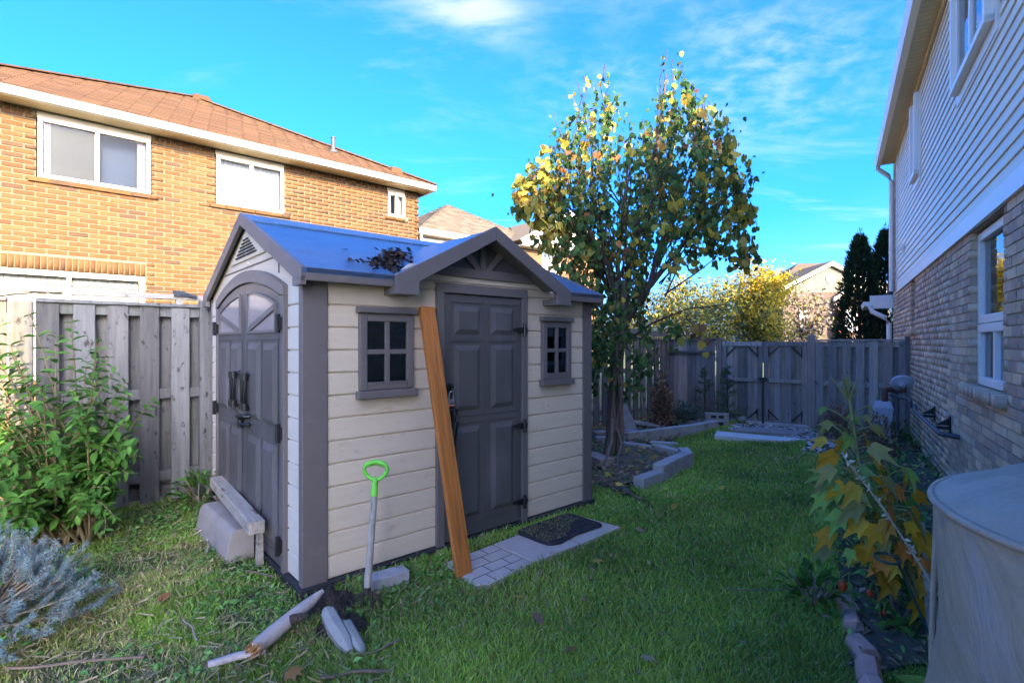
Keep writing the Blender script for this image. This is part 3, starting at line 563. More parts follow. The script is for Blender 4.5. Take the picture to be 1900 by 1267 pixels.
def post(t, x, y, z, m, w_=.1, cap=False):
    q = MB().box(x-w_/2, x+w_/2, y-w_/2, y+w_/2, -.1, z)
    if cap: q.add([(x-w_*.5, y-w_*.5, z), (x+w_*.5, y-w_*.5, z), (x+w_*.5, y+w_*.5, z), (x-w_*.5, y+w_*.5, z), (x, y, z+.05)], [(0, 1, 4), (1, 2, 4), (2, 3, 4), (3, 0, 4)])
    q.build('post', m, t, bevel=.006)
FT = thing('wooden_fence', 'grey weathered board fence behind the leafy bush, left of the shed', 'fence', sh(0, 2.65), SHA)
fence_run(FT, -1.23, -.06, .03, 1.86, M['fence'])
fence_run(FT, -3.6, -1.40, .03, 1.86, M['fence'])
post(FT, -1.315, -.02, 1.83, M['fence'], .14); post(FT, -.01, -.02, 1.90, M['fence'], .11); post(FT, -3.65, 0, 1.86, M['fence'], .11)
fence_run(FT, .06, 2.6, .03, 1.86, M['fence'])
FT2 = thing('wooden_fence', 'brown grey board fence behind the vine tree, right of the shed', 'fence', sh(2.6, 2.72), SHA)
zf = lambda x: 1.86-.052*x
fence_run(FT2, .06, 3.0, .02, 1.86, M['fence'], zfun=zf); post(FT2, 3.05, 0, 1.72, M['fence'], .1)
fence_run(FT2, 3.1, 5.68, .02, 1.7, M['fence'], zfun=zf); post(FT2, 5.75, 0, 1.62, M['fence'], .1)
GE = rh(10.945, 2.93); CE = sh(8.36, 2.72); dv = GE-CE; FT3 = thing('wooden_fence', 'short dark brown fence panel in the corner beside the double gate', 'fence', CE, math.atan2(dv.y, dv.x))
x = .06; Lc = dv.length
while x < Lc-.06:
    MB().box(x, x+.088, -.03, -.01+random.uniform(-.004, .004), .02, 1.53).build('board', M['fencedark'], FT3); x += .094
MB().box(.05, Lc-.05, -.06, .03, 1.53, 1.57).build('cap_rail', M['fence'], FT3); MB().box(.08, Lc-.08, -.075, -.031, 1.28, 1.33).build('rail', M['fence'], FT3, bevel=.004); MB().box(.05, Lc-.05, .0, .04, .3, .39).build('rail', M['fencedark'], FT3)
FT4 = thing('wooden_fence', 'blue grey board fence between the tall gate post and the right house', 'fence', rh(10.945, 0), RHA-R(90))
M4 = mat('fence_blue_grey', [(.252, .252, .237), (.201, .201, .195), (.312, .302, .269), (.263, .231, .204)], (3, .32), (9, 9, .7), .85, (6, .5, .006), 'pos', rand=.18, flecks=((.04, .033, .033), 5, .62, .70, (3, 3, 1.6)), bstretch=(18, 18, .8))
fence_run(FT4, -1.32, -.06, .02, 1.55, M4, bw=.125, pitch=.195, rails=(.2, .74, 1.42))
post(FT4, -.03, 0, 1.60, M['fencedark'], .07); post(FT4, -1.38, -.02, 1.61, M['fencedark'], .115, True)
GT = thing('double_gate', 'dark weathered wooden double gate with black corner braces in the back fence', 'gate', rh(10.945, 0), RHA-R(90))
for a, b in ((-2.85, -2.155), (-2.135, -1.44)):
    lf = MB().box(a, b, -.045, -.005, 1.43, 1.51).box(a, a+.085, -.045, -.006, .06, 1.43).box(b-.085, b, -.045, -.006, .06, 1.43).box(a, b, -.002, .03, .2, .3).build('gate_leaf', M['gate'], GT, bevel=.003)
    x = a+.088
    while x < b-.10:
        MB().box(x, min(x+.0872, b-.088), -.022, -.004+random.uniform(-.004, .002), .06, 1.43).build('board', M['gate'], lf); x += .088
    MB().box(a+.088, b-.088, -.062, -.024, .77, .835).build('rail', M4, lf, bevel=.004)
    for cx_, sg in ((a+.085, 1), (b-.085, -1)):
        for cz, sz in ((1.42, -1), (.09, 1)):
            MB().tube([(cx_, -.055, cz+sz*.16), (cx_+sg*.16, -.055, cz)], .011, 6).tube([(cx_, -.05, cz+sz*.2), (cx_, -.05, cz)], .009, 6).build('corner_brace', M['black'], lf)
MB().box(-2.165, -2.125, -.075, -.047, .02, .86).box(-2.2, -2.09, -.09, -.05, .80, .86).tube([(-2.22, -.085, .83), (-2.06, -.085, .83)], .014, 6).build('drop_bolt', M['black'], GT)
post(GT, -2.91, 0, 1.56, M['fencedark'], .1); MB().box(-2.98, -2.84, -.07, .07, 1.56, 1.59).build('post_cap', M['fence'], GT)

# neighbour's wooden frame just above the fence top
NF = thing('timber_pergola', 'weathered timber rails of a neighbour pergola sticking up behind the left fence', 'pergola', sh(-1.2, 3.15), SHA)
MB().box(.05, 1.3, -.03, .03, 1.94, 1.99).build('rail', M['oldwood'], NF); MB().box(-.03, .03, -.03, .03, 0, 1.95).build('post', M['oldwood'], NF); MB().box(1.02, 1.08, -.03, .03, 0, 1.96).build('post', M['oldwood'], NF)
for i, (a, z, tl) in enumerate(((-.30, 1.905, -14), (-.20, 1.93, -10), (-.10, 1.955, -6), (0., 1.965, 0), (-.24, 1.955, -8), (-.05, 1.99, 0))):
    o = MB().box(-.13, .13, -.05, .05, -.016, .016).build('slat', M['oldwood'], NF, bevel=.006); o.matrix_local = Matrix.Translation((a, .02*(i % 3)-.02, z)) @ Matrix.Rotation(R(tl), 4, 'Y')
MB().tube([(.0, 0, 2.02), (.7, 0, 2.015), (1.5, 0, 2.01)], .004, 4).tube([(.0, .03, 2.0), (.7, .03, 1.985), (1.5, .03, 1.99)], .004, 4).build('wire', M['pipe'], NF)
MB().box(1.0, 1.1, -.05, .05, 1.97, 2.03).tube([(1.05, -.04, 2.0), (1.2, -.05, 1.97)], .02, 6).build('bracket', M['pipe'], NF)

# ---------------------------------------------------------------- garden shed
S = thing('garden_shed', 'tan and dark brown resin garden shed with sky tinted blue grey roof', 'shed', SHO, SHA)
W_, D_, HW = 2.64, 2.40, 1.90
MB().box(.06, W_-.06, .06, D_-.06, .02, 1.945).build('inner_wall', M['dark'], S)
box('floor_base', M['rubber'], S, -.03, W_+.03, -.035, D_+.03, -.02, .035, .008)
# front siding planks with grooves: rows of .1425
rows = [(.04+i*.1415, .04+(i+1)*.1415) for i in range(13)]
fo = [(.93, 1.815, 0, 1.93)]
def plank_prism(a, b, z0, z1, ax, y0):
    pr = [(y0+.03, z0), (y0+.004, z0), (y0, z0+.006), (y0, z1-.013), (y0+.013, z1-.006), (y0+.013, z1), (y0+.03, z1)]
    if ax == 'x': return MB().prism([(a, p, q) for p, q in pr], (b-a, 0, 0))
    return MB().prism([(p, a, q) for p, q in pr], (0, b-a, 0))
for z0, z1 in rows:
    for a, b in ((.145, .93), (1.815, 2.53)): plank_prism(a, b, z0, z1, 'x', 0.).build('siding_plank', M['tan'], S)
plank_prism(.145, 2.53, 1.88, 1.945, 'x', 0.).build('siding_plank', M['tan'], S)
MB().prism([(.60, .0, 1.947), (2.11, .0, 1.947), (1.98, .0, 2.045), (.73, .0, 2.045)], (0, .03, 0)).build('header_panel', M['tan'], S)
for z0, z1 in rows:
    for a, b in ((.03, .275), (2.10, D_-.02)): plank_prism(a, b, z0, z1, 'y', 0.).build('siding_plank', M['tanlight'], S)
# corner posts
q = MB().prism([(-.012, -.012, .0), (.145, -.012, 0), (.145, .03, 0), (.03, .03, 0), (.03, .052, 0), (-.012, .052, 0)], (0, 0, HW)); q.build('corner_post', M['brown'], S, bevel=.006)
MB().box(2.53, W_+.012, -.012, .06, 0, 1.87).build('corner_post', M['brown'], S, bevel=.006)
MB().box(-.010, .05, D_-.03, D_+.01, 0, HW).build('corner_post', M['brown'], S, bevel=.006)
box('back_wall', M['tanlight'], S, .05, W_, D_-.05, D_, .02, 1.9); box('side_wall', M['tanlight'], S, W_-.05, W_, .07, D_-.06, .02, 1.9)
# front door frame and door
MB().box(.93, .993, -.028, .02, .03, 1.86).box(1.757, 1.815, -.028, .02, .03, 1.86).box(.93, 1.815, -.030, .02, 1.86, 1.93).build('door_frame', M['brown'], S, bevel=.004)
def raised(mb, x0, x1, z0, z1, y, ax='x', s=-1, h=.014, b=.035, gr=.018):
    """sunk groove line then a raised field: a frustum on the face"""
    P = lambda u, d, z: (u, y+s*d, z) if ax == 'x' else (y+s*d, u, z)
    mb.hexa([P(x0, -.004, z0), P(x1, -.004, z0), P(x1, -.004, z1), P(x0, -.004, z1), P(x0+b, h, z0+b), P(x1-b, h, z0+b), P(x1-b, h, z1-b), P(x0+b, h, z1-b)])
def rim(mb, x0, x1, z0, z1, y, ax='x', s=-1, w_=.014, h=.008):
    for a, b, c, d in ((x0-w_, x1+w_, z0-w_, z0), (x0-w_, x1+w_, z1, z1+w_), (x0-w_, x0, z0, z1), (x1, x1+w_, z0, z1)):
        if ax == 'x': mb.box(a, b, y-.004, y+s*h, c, d)
        else: mb.box(y-.004, y+s*h, a, b, c, d)
dr = MB().box(.998, 1.752, -.012, .02, .045, 1.855).build('door', M['door'], S, bevel=.006)
for x0, x1 in ((1.075, 1.335), (1.425, 1.675)):
    for z0, z1 in ((1.55, 1.775), (.98, 1.485), (.18, .875)):
        q = MB(); raised(q, x0, x1, z0, z1, -.0125, h=.016, b=.045); q.build('panel', M['door'], dr)
        q = MB(); rim(q, x0-.02, x1+.02, z0-.02, z1+.02, -.0125, h=.006, w_=.012); q.build('moulding', M['door'], dr, bevel=.003)
for z in (1.60, .82, .20):
    MB().box(1.71, 1.80, -.043, -.03, z-.02, z+.02).tube([(1.765, -.045, z-.055), (1.765, -.045, z+.055)], .014, 8).prism([(1.755, -.04, z-.025), (1.755, -.04, z+.025), (1.66, -.026, z+.006), (1.66, -.026, z-.006)], (0, .014, 0)).build('hinge', M['black'], dr)
MB().box(1.012, 1.065, -.03, -.013, .86, 1.06).tube([(1.045, -.04, 1.02), (1.06, -.075, 1.01), (1.055, -.085, .93), (1.035, -.08, .76), (1.03, -.045, .70)], .016, 8).box(1.015, 1.055, -.045, -.013, .66, .73).build('handle', M['black'], dr, smooth=50)
MB().box(.985, 1.06, -.045, -.029, 1.17, 1.19).box(1.0, 1.05, -.034, -.013, 1.10, 1.20).build('hasp', M['black'], dr, bevel=.003)
PL = thing('padlock', 'small silver padlock with pink base hanging on the shed front door', 'padlock', sh(1.028, -.06, 1.10), SHA)
MB().box(-.024, .024, -.012, .012, -.05, -.012).build('body', M['steel'], PL, bevel=.004); MB().box(-.025, .025, -.013, .013, -.062, -.050).build('base_cap', mat('pink_plastic', [(.62, .16, .15)], (4, .05), rough=.4, rand=0), PL, bevel=.003)
for dy in (0., ): MB().tube([(-.016, 0, -.014), (-.016, 0, .03), (-.008, 0, .047), (.008, 0, .047), (.016, 0, .03), (.016, 0, -.014)], .0045, 8).build('shackle', M['steel'], PL, smooth=60)
# windows on the front
def shed_window(x0, x1, z0, z1):
    cx_ = (x0+x1)/2
    f = MB().box(x0, x0+.05, -.035, .01, z0, z1).box(x1-.05, x1, -.035, .01, z0, z1).box(x0+.05, x1-.05, -.035, .01, z1-.05, z1).box(x0+.05, x1-.05, -.035, .01, z0, z0+.05); wd = f.build('window', M['brown'], S, bevel=.006)
    m1 = (z0+z1)/2
    MB().box(cx_-.016, cx_+.016, -.03, -.002, z0+.05, z1-.05).box(x0+.05, cx_-.017, -.03, -.002, m1-.016, m1+.016).box(cx_+.017, x1-.05, -.03, -.002, m1-.016, m1+.016).build('muntin', M['brown'], wd, bevel=.004)
    for a, b in ((x0+.05, cx_-.016), (cx_+.016, x1-.05)):
        for c, d in ((z0+.05, m1-.016), (m1+.016, z1-.05)): box('pane', GLD, wd, a, b, -.012, -.008, c, d)
    MB().box(x0-.02, x1+.02, -.06, .0, z0-.055, z0-.003).build('sill', M['brown'], wd, bevel=.006)
    MB().box(x0-.02, x1+.02, -.055, .0, z1+.003, z1+.045).build('cap', M['brown'], wd, bevel=.008)
    q = MB()
    for x in np.arange(x0+.06, x1-.06, .022): q.box(x, x+.012, -.042, -.034, z0+.04, z0+.052)
    q.build('dentil_trim', M['brown'], wd)
    box('dark_behind', M['dark'], wd, x0+.03, x1-.03, .045, .055, z0+.03, z1-.03)
shed_window(.345, .735, 1.19, 1.685); shed_window(1.99, 2.345, 1.185, 1.675)
# cutouts behind panes are simply the planks; a dark sheet stands just inside each frame
for a, b, c, d in ((.385, .695, 1.23, 1.645), (2.03, 2.305, 1.225, 1.635)): box('window_recess', mat('shed_interior', [(.07, .068, .07)], (5, .3), rough=.9, rand=0), S, a, b, -.0065, -.002, c, d)
# side: double door with arched head
def arch(y, lo=1.795, hi=1.945, a=.32, b=2.06): t = (y-(a+b)/2)/((b-a)/2); return lo+(hi-lo)*(1-t*t)
MB().box(-.03, .02, .275, .325, .03, 1.80).build('door_jamb', M['brown'], S, bevel=.004); MB().box(-.03, .02, 2.055, 2.10, .03, 1.80).build('door_jamb', M['brown'], S, bevel=.004)
ys = np.linspace(.275, 2.10, 25); pts = [(-.032, y, max(arch(y), 1.795)+.006) for y in ys]+[(-.032, y, arch(y, 1.88, 2.04)) for y in ys[::-1]]
q = MB(); n = len(ys)
for i in range(n-1):
    a0, a1, b0, b1 = pts[i], pts[i+1], pts[2*n-1-i], pts[2*n-2-i]; sh_ = lambda p: (p[0]+.05, p[1], p[2]); q.hexa([a0, a1, sh_(a1), sh_(a0), b0, b1, sh_(b1), sh_(b0)])
q.build('arched_header', M['brown'], S)
pane_m = mat('smoky_shed_pane', [(.30, .255, .26)], (3, .15), rough=.22, rand=0, spec=.6)
for a, b, far in ((.33, 1.185, 0), (1.195, 2.05, 1)):
    yy = np.linspace(a, b, 13); poly = [(-.02, a, .05)]+[(-.02, y, arch(y)-.006) for y in yy]+[(-.02, b, .05)]
    q = MB(); n = len(yy)
    for i in range(n-1):
        y0, y1 = yy[i], yy[i+1]; q.hexa([(-.02, y0, .05), (-.02, y1, .05), (.015, y1, .05), (.015, y0, .05), (-.02, y0, arch(y0)-.006), (-.02, y1, arch(y1)-.006), (.015, y1, arch(y1)-.006), (.015, y0, arch(y0)-.006)])
    lf = q.build('door', M['door'], S)
    mid = (a+b)/2
    for c0, c1 in ((a+.09, mid-.03), (mid+.03, b-.09)):
        for z0, z1 in ((.93, 1.50), (.14, .82)):
            q = MB(); raised(q, c0, c1, z0, z1, -.0205, 'y', h=.018, b=.05); q.build('panel', M['door'], lf)
            q = MB(); rim(q, c0-.018, c1+.018, z0-.018, z1+.018, -.0205, 'y', h=.006, w_=.012); q.build('moulding', M['door'], lf, bevel=.003)
    w0, w1 = a+.12, b-.10; zb = 1.585; zt = lambda y: arch(y)-.085; wy = np.linspace(w0, w1, 9)
    q = MB()
    for i in range(8): q.hexa([(-.024, wy[i], zb), (-.024, wy[i+1], zb), (-.019, wy[i+1], zb), (-.019, wy[i], zb), (-.024, wy[i], zt(wy[i])), (-.024, wy[i+1], zt(wy[i+1])), (-.019, wy[i+1], zt(wy[i+1])), (-.019, wy[i], zt(wy[i]))])
    q.build('pane', pane_m, lf)
    P0, P1 = ((w1, zb), (w0, zt(w0)-.02)) if not far else ((w0, zb), (w1, zt(w1)-.02))
    q = MB().hexa([(-.036, P0[0], P0[1]-.018), (-.036, P1[0], P1[1]-.018), (-.018, P1[0], P1[1]-.018), (-.018, P0[0], P0[1]-.018), (-.036, P0[0], P0[1]+.022), (-.036, P1[0], P1[1]+.022), (-.018, P1[0], P1[1]+.022), (-.018, P0[0], P0[1]+.022)])
    q.box(-.034, -.018, w0-.02, w0, zb-.02, zt(w0)+.01).box(-.034, -.018, w1, w1+.02, zb-.02, zt(w1)+.01).box(-.034, -.018, w0, w1, zb-.02, zb)
    for i in range(8): q.hexa([(-.034, wy[i], zt(wy[i])), (-.034, wy[i+1], zt(wy[i+1])), (-.018, wy[i+1], zt(wy[i+1])), (-.018, wy[i], zt(wy[i])), (-.034, wy[i], zt(wy[i])+.02), (-.034, wy[i+1], zt(wy[i+1])+.02), (-.018, wy[i+1], zt(wy[i+1])+.02), (-.018, wy[i], zt(wy[i])+.02)])
    q.build('pane_frame', M['brown'], lf)
    hy = a-.012 if not far else b+.012
    for z in (1.62, .92, .20): MB().box(-.045, -.02, hy-.03, hy+.03, z-.04, z+.04).tube([(-.05, hy, z-.06), (-.05, hy, z+.06)], .016, 8).build('hinge', M['black'], lf)
    for k in (0, 1):
        y = (a+b)/2+(.31 if not far else -.31)+(-.07 if not far else .07)*k*1.
        MB().tube([(-.02, y, 1.0), (-.07, y, 1.02), (-.07, y, 1.25), (-.02, y, 1.27)], .016, 8).tube([(-.07, y, 1.0), (-.07, y, 1.05)], .024, 8).tube([(-.07, y, 1.22), (-.07, y, 1.27)], .024, 8).build('handle', M['black'], lf, smooth=50)
MB().tube([(-.03, 1.02, .95), (-.06, 1.03, .95), (-.06, 1.27, .93), (-.03, 1.28, .93)], .014, 8).tube([(-.03, 1.02, .89), (-.06, 1.04, .89), (-.06, 1.2, .875), (-.03, 1.28, .93)], .014, 8).tube([(-.05, 1.2, .91), (-.05, 1.2, .85)], .022, 8).build('latch', M['black'], S, smooth=50)
# gable of the side wall
def gz(y): return 2.42-abs(y-1.2)*.385
MB().prism([(.004, .02, 1.86), (.004, 2.38, 1.86), (.004, 2.38, 1.95), (.004, 1.2, 2.42), (.004, .02, 1.95)], (.03, 0, 0)).build('gable_panel', M['tan'], S)
MB().box(-.004, .004, .30, 2.1, 2.075, 2.082).box(-.004, .004, .45, .456, 1.96, 2.075).build('gable_groove', M['brown'], S)
vt = MB().prism([(-.01, .72, 2.135), (-.01, 1.68, 2.135), (-.01, 1.2, 2.37)], (.012, 0, 0)).build('vent', M['tan'], S, bevel=.008)
for k in range(6):
    z = 2.165+k*.024; hw = max(.03, (2.325-z)*1.75)
    for s0, s1 in ((-hw, -.012), (.012, hw)): MB().box(-.018, -.008, 1.2+s0, 1.2+s1, z, z+.012).build('slat', M['dark'], vt)
MB().lathe([(.026, 0), (.022, .008)], 14).build('round_plug', M['tan'], S).matrix_local = Matrix.Translation((.004, 1.2, 2.105)) @ Matrix.Rotation(R(-90), 4, 'Y')
# main roof
XL, XR = -.055, 2.70; YF, YB = -.11, 2.51; ZE, ZR = 1.935, 2.47; SL = (ZR-ZE)/(1.2-YF)
def mz(y): return ZE+(y-YF)*SL if y < 1.2 else ZE+(YB-y)*SL
for (y0, y1) in ((YF, 1.2), (YB, 1.2)):
    poly = [(XL+.01, y0, mz(y0)), (XL+.01, y1, ZR), (XL+.01, y1, ZR-.03), (XL+.01, y0, mz(y0)-.03)]
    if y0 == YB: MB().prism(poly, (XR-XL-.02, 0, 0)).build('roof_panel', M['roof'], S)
    else:
        q = MB()
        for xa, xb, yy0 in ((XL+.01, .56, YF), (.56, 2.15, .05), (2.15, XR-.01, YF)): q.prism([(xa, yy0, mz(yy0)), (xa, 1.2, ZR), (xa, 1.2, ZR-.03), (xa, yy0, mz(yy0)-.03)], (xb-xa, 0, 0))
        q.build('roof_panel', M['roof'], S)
q = MB()
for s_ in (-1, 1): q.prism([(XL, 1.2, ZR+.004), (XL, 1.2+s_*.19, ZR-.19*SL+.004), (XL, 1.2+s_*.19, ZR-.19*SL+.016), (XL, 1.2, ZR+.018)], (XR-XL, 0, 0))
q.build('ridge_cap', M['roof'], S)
for x0, x1 in ((XL-.0, XL+.03), (XR-.03, XR)):
    for y0 in (YF, YB):
        s_ = 1 if y0 == YF else -1
        MB().prism([(x0, y0, ZE-.085), (x0, y0, ZE+.006), (x0, 1.2, ZR+.022), (x0, 1.2, ZR-.075), (x0, y0+s_*.12, ZE-.085+.03)], (x1-x0, 0, 0)).build('barge_board', M['brown'], S, bevel=.004)
        MB().box(x0, x1+.001, y0, y0+s_*.14, ZE-.10, ZE-.05).build('eave_return', M['brown'], S)
MB().box(XL+.03, .56, YF, YF+.03, ZE-.075, ZE+.003).build('eave_fascia', M['brown'], S, bevel=.004)
MB().box(2.15, XR-.03, YF, YF+.03, ZE-.075, ZE+.003).build('eave_fascia', M['brown'], S, bevel=.004)
MB().box(XL+.03, XR-.03, YB-.03, YB, ZE-.075, ZE+.003).build('eave_fascia', M['brown'], S)
MB().box(XL+.03, .56, YF+.03, .0, ZE-.07, ZE-.055).build('eave_soffit', M['brown'], S); MB().box(2.15, XR-.03, YF+.03, .0, ZE-.07, ZE-.055).build('eave_soffit', M['brown'], S)
# dormer over the door
DC, DA, DW, DZ = 1.355, 2.335, .80, 1.92; DF = -.17; DSL = (DA-DZ)/DW; yv = YF+(DA-ZE)/SL
for s_ in (-1, 1):
    xe = DC+s_*DW; up = .012
    poly = [(xe, DF, DZ+up), (DC, DF, DA+up), (DC, yv, DA+up), (xe, YF, DZ+up+.01)]
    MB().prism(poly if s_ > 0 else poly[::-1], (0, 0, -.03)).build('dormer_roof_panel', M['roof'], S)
    MB().prism([(DC, DF-.005, DA+.03), (xe+s_*.03, DF-.005, DZ+.012), (xe+s_*.03, DF-.005, DZ-.11), (xe-s_*.14, DF-.005, DZ-.11), (xe-s_*.14, DF-.005, DZ-.02), (DC, DF-.005, DA-.075)], (0, .03, 0)).build('dormer_barge_board', M['brown'], S, bevel=.004)
    MB().box(xe-s_*.14, xe+s_*.028, DF+.026, .0, DZ-.108, DZ-.06).build('dormer_return', M['brown'], S)
    MB().prism([(xe-s_*.12, DF+.02, DZ+.02), (DC, DF+.02, DA-.04), (DC, 0.01, DA-.04), (xe-s_*.12, 0.01, DZ+.02)], (0, 0, -.012)).build('dormer_soffit', M['brown'], S)
MB().prism([(DC-.55, .006, 2.03), (DC+.55, .006, 2.03), (DC, .006, 2.31)], (0, .03, 0)).build('dormer_infill', M['door'], S)
MB().prism([(DC-.63, -.02, 1.985), (DC+.63, -.02, 1.985), (DC+.50, -.02, 2.055), (DC-.50, -.02, 2.055)], (0, .024, 0)).build('truss_beam', M['brown'], S, bevel=.004)
MB().box(DC-.025, DC+.025, -.022, .004, 2.055, 2.29).build('truss_post', M['brown'], S)
for s_ in (-1, 1): MB().prism([(DC+s_*.02, -.02, 2.055), (DC+s_*.075, -.02, 2.055), (DC+s_*.215, -.02, 2.185), (DC+s_*.17, -.02, 2.215)], (0, .02, 0)).build('truss_brace', M['brown'], S)

# leaves caught in the roof valley
DL = mat('dry_dark_leaf', [(.035, .024, .02), (.055, .034, .026), (.07, .045, .032), (.03, .022, .02)], (20, .2), rough=.8)
ms = []
for i in range(280):
    t = random.random()
    if t < .72: x = random.gauss(.80, .11); y = .05+(x-.56)*1.0+random.gauss(0, .075)+.08
    elif t < .86: x = random.gauss(.62, .05); y = random.gauss(.13, .03)
    else: x = random.gauss(.50, .10); y = random.gauss(.10, .10)
    y = max(y, -.07); x = min(x, DC-DW+ (y+.1)*.8+.25)
    z = max(mz(y), DZ+DSL*(x-(DC-DW)) if x > DC-DW else 0)+.012+abs(random.gauss(0, .007))
    d = up_rand(); d.z = d.z*.25+.1; ms.append(orient((x, y, z), d, up_rand()+Vector((0, 0, 1.2)), random.uniform(.024, .048)))
V, F = batch(*MAPLE, ms); o = np_mesh('dead_leaves', V, F, DL, None); o.location = SHO; o.rotation_euler = (0, 0, SHA); o['kind'] = 'stuff'; tag(o, 'dark dead leaves heaped in the valley of the shed roof', 'dead leaves')

# ---------------------------------------------------------------- things by the shed
A0, A1 = sh(.84, -.47, .015), sh(.835, -.035, 1.745); d = (A1-A0)
PK = thing('leaning_plank', 'orange stained timber plank leaning on the shed beside its front door', 'plank', A0, 0)
n_ = sh(0, -1)-sh(0, 0); yv_ = d.normalized(); zv = (n_-yv_*n_.dot(yv_)).normalized(); xv = yv_.cross(zv)
o = MB().box(-.057, .057, -.02, .02, 0, d.length).build('board', M['plank'], PK, bevel=.004); mm = Matrix.Identity(4)
for i in range(3): mm[i][0] = -xv[i]; mm[i][1] = zv[i]; mm[i][2] = yv_[i]
if mm.to_3x3().determinant() < 0:
    for i in range(3): mm[i][0] *= -1
o.matrix_local = mm
# digging fork
B0 = Vector((-.812, 2.90, -.06)); FK = thing('garden_fork', 'garden fork with lime green grip standing in the soil before the shed', 'garden fork', B0)
ft = Vector((-.80, 2.93, .0)); dF = Vector((.02, .10, .62))
def fk(t, side=0, fwd=0): return Vector((.0, 0, .18))+dF*t+Vector((side, 0, 0))+Vector((0, -fwd, 0))
MB().tube([fk(0), fk(.12), fk(.3)+Vector((.003, 0, 0)), fk(.5), fk(.7)+Vector((.003, 0, 0)), fk(.82)], [.019, .021, .019, .0205, .0185, .0185], 10).build('shaft', mat('old_ash_shaft', [(.36, .32, .27)], (5, .3), (12, 12, 1.2), .85, (8, .6, .005), flecks=((.16, .12, .09), 6, .56, .68, (8, 8, 1.5)), rand=0), FK, smooth=60)
ang = np.linspace(-90, 270, 25)[:-1]; hc = fk(1.03); ring = []
for a in np.linspace(-62, 242, 22):
    ca, sa = math.cos(R(a)), math.sin(R(a)); ring.append(hc+Vector((.068*ca*(1-.25*max(0, -sa)), 0, .058*sa+(.0 if sa < 0 else -.012*sa*sa))))
g_ = MB().tube(ring+[ring[0]], .0115, 8).tube([fk(.80), fk(.86), fk(.93)+Vector((0, 0, -.005)), hc+Vector((-.004, 0, -.05))], [.022, .021, .018, .016], 10).tube([hc+Vector((-.055, 0, .032)), hc+Vector((-.02, 0, .047)), hc+Vector((.02, 0, .047)), hc+Vector((.055, 0, .032))], .0135, 8); g_.build('grip', M['green'], FK, smooth=50)
q = MB()
for x in np.linspace(-.04, .04, 10): q.tube([hc+Vector((x-.002, -.002, .044-abs(x)*.3)), hc+Vector((x+.002, -.002, .044-abs(x)*.3))], .0155, 8)
q.build('grip_rib', M['green'], FK)
h_ = MB().tube([(0, 0, .19), (0, 0, .155)], .02, 8)
for s_ in (-1, 1):
    h_.tube([(0, 0, .155), (s_*.035, 0, .152), (s_*.068, -.004, .135), (s_*.078, -.01, .10), (s_*.078, -.02, -.0)], [.010, .009, .008, .008, .006], 6)
    h_.tube([(s_*.026, 0, .152), (s_*.026, -.01, .08), (s_*.026, -.02, -.01)], [.009, .008, .006], 6)
h_.build('tines', M['rust'], FK, smooth=60)
# concrete block, wood and stones
o = MB().box(-.125, .125, -.055, .055, 0, .115).build('concrete_block', M['concrete'], None, bevel=.006); o.location = (-.765, 3.16, -.02); o.rotation_euler = (0, 0, R(36)); tag(o, 'grey concrete block lying beside the garden fork', 'concrete block')
o = MB().prism([(-.10, -.42, 0), (.09, -.42, 0), (.09, -.42, .225), (-.03, -.42, .225), (-.055, -.42, .21), (-.07, -.42, .175)], (0, .84, 0)).build('curb_block', M['pinkconc'], None, bevel=.006); o.location = sh(-.155, 1.24, -.03); o.rotation_euler = (0, 0, SHA+R(2)); tag(o, 'pinkish concrete kerb block used as step at the shed double door', 'kerb block')
o = MB().box(-.05, .05, -.68, .68, -.042, .042).build('timber_beam', M['oldwood'], None, bevel=.008); o.location = sh(-.10, 1.17, .30); o.rotation_euler = (R(1), 0, SHA-R(2)); tag(o, 'weathered squared timber lying on the kerb block against the shed doors', 'timber')
o = MB().prism([(-.02, -.03, 0), (.02, -.03, 0), (.015, -.03, .262), (-.015, -.03, .262)], (0, .05, 0)).build('wooden_stake', M['oldwood'], None); o.location = sh(-.075, .62, -.01); o.rotation_euler = (0, 0, SHA); tag(o, 'short wooden stake standing under the near end of the timber', 'stake')
def log(name, pts, rads, m, label, cat, end=None):
    t = thing(name, label, cat, pts[0]); pp = [Vector(p)-Vector(pts[0]) for p in pts]; MB().tube(pp, rads, 12).build('bark', m, t, smooth=60)
    if end:
        d_ = (pp[0]-pp[1]).normalized(); q = MB()
        for i in range(26):
            a = random.uniform(0, 6.28); r_ = rads[0]*math.sqrt(random.random())*.9; u_ = d_.cross(Vector((0, 0, 1))).normalized(); v_ = d_.cross(u_); c = pp[0]+u_*r_*math.cos(a)+v_*r_*math.sin(a); q.tube([c-d_*.01, c+d_*random.uniform(.008, .035)], [.009, .003], 5)
        q.build('splintered_end', end, t)
    return t
BW = mat('pale_bark', [(.42, .36, .33)], (8, .22), rough=.85, bump=(14, .6, .008), flecks=((.22, .16, .13), 6, .56, .68, (1, 1, 1)), rand=0)
SPL = mat('splintered_wood', [(.42, .20, .07), (.30, .13, .05)], (20, .2), rough=.9)
lg = log('broken_log', [(-1.225, 2.45, .045), (-1.19, 2.56, .055), (-1.14, 2.69, .075), (-1.09, 2.80, .095), (-1.055, 2.88, .115)], [.036, .04, .036, .030, .012], BW, 'pale broken log with splintered orange end lying left of the fork', 'log', SPL)
MB().tube([(.085, .2, .03), (.13, .22, .035), (.16, .25, .03)], [.03, .022, .01], 8).build('branch_stub', M['bark'], lg, smooth=60)
o = MB().tube([(0, 0, 0), (.1, .06, .006), (.22, .10, .01)], [.022, .025, .02], 10).build('wood_chunk', BW, None, smooth=60); o.location = (-1.40, 2.38, .015); o.scale = (1, 1, .7); tag(o, 'flat pale piece of wood beyond the splintered log end', 'wood piece')
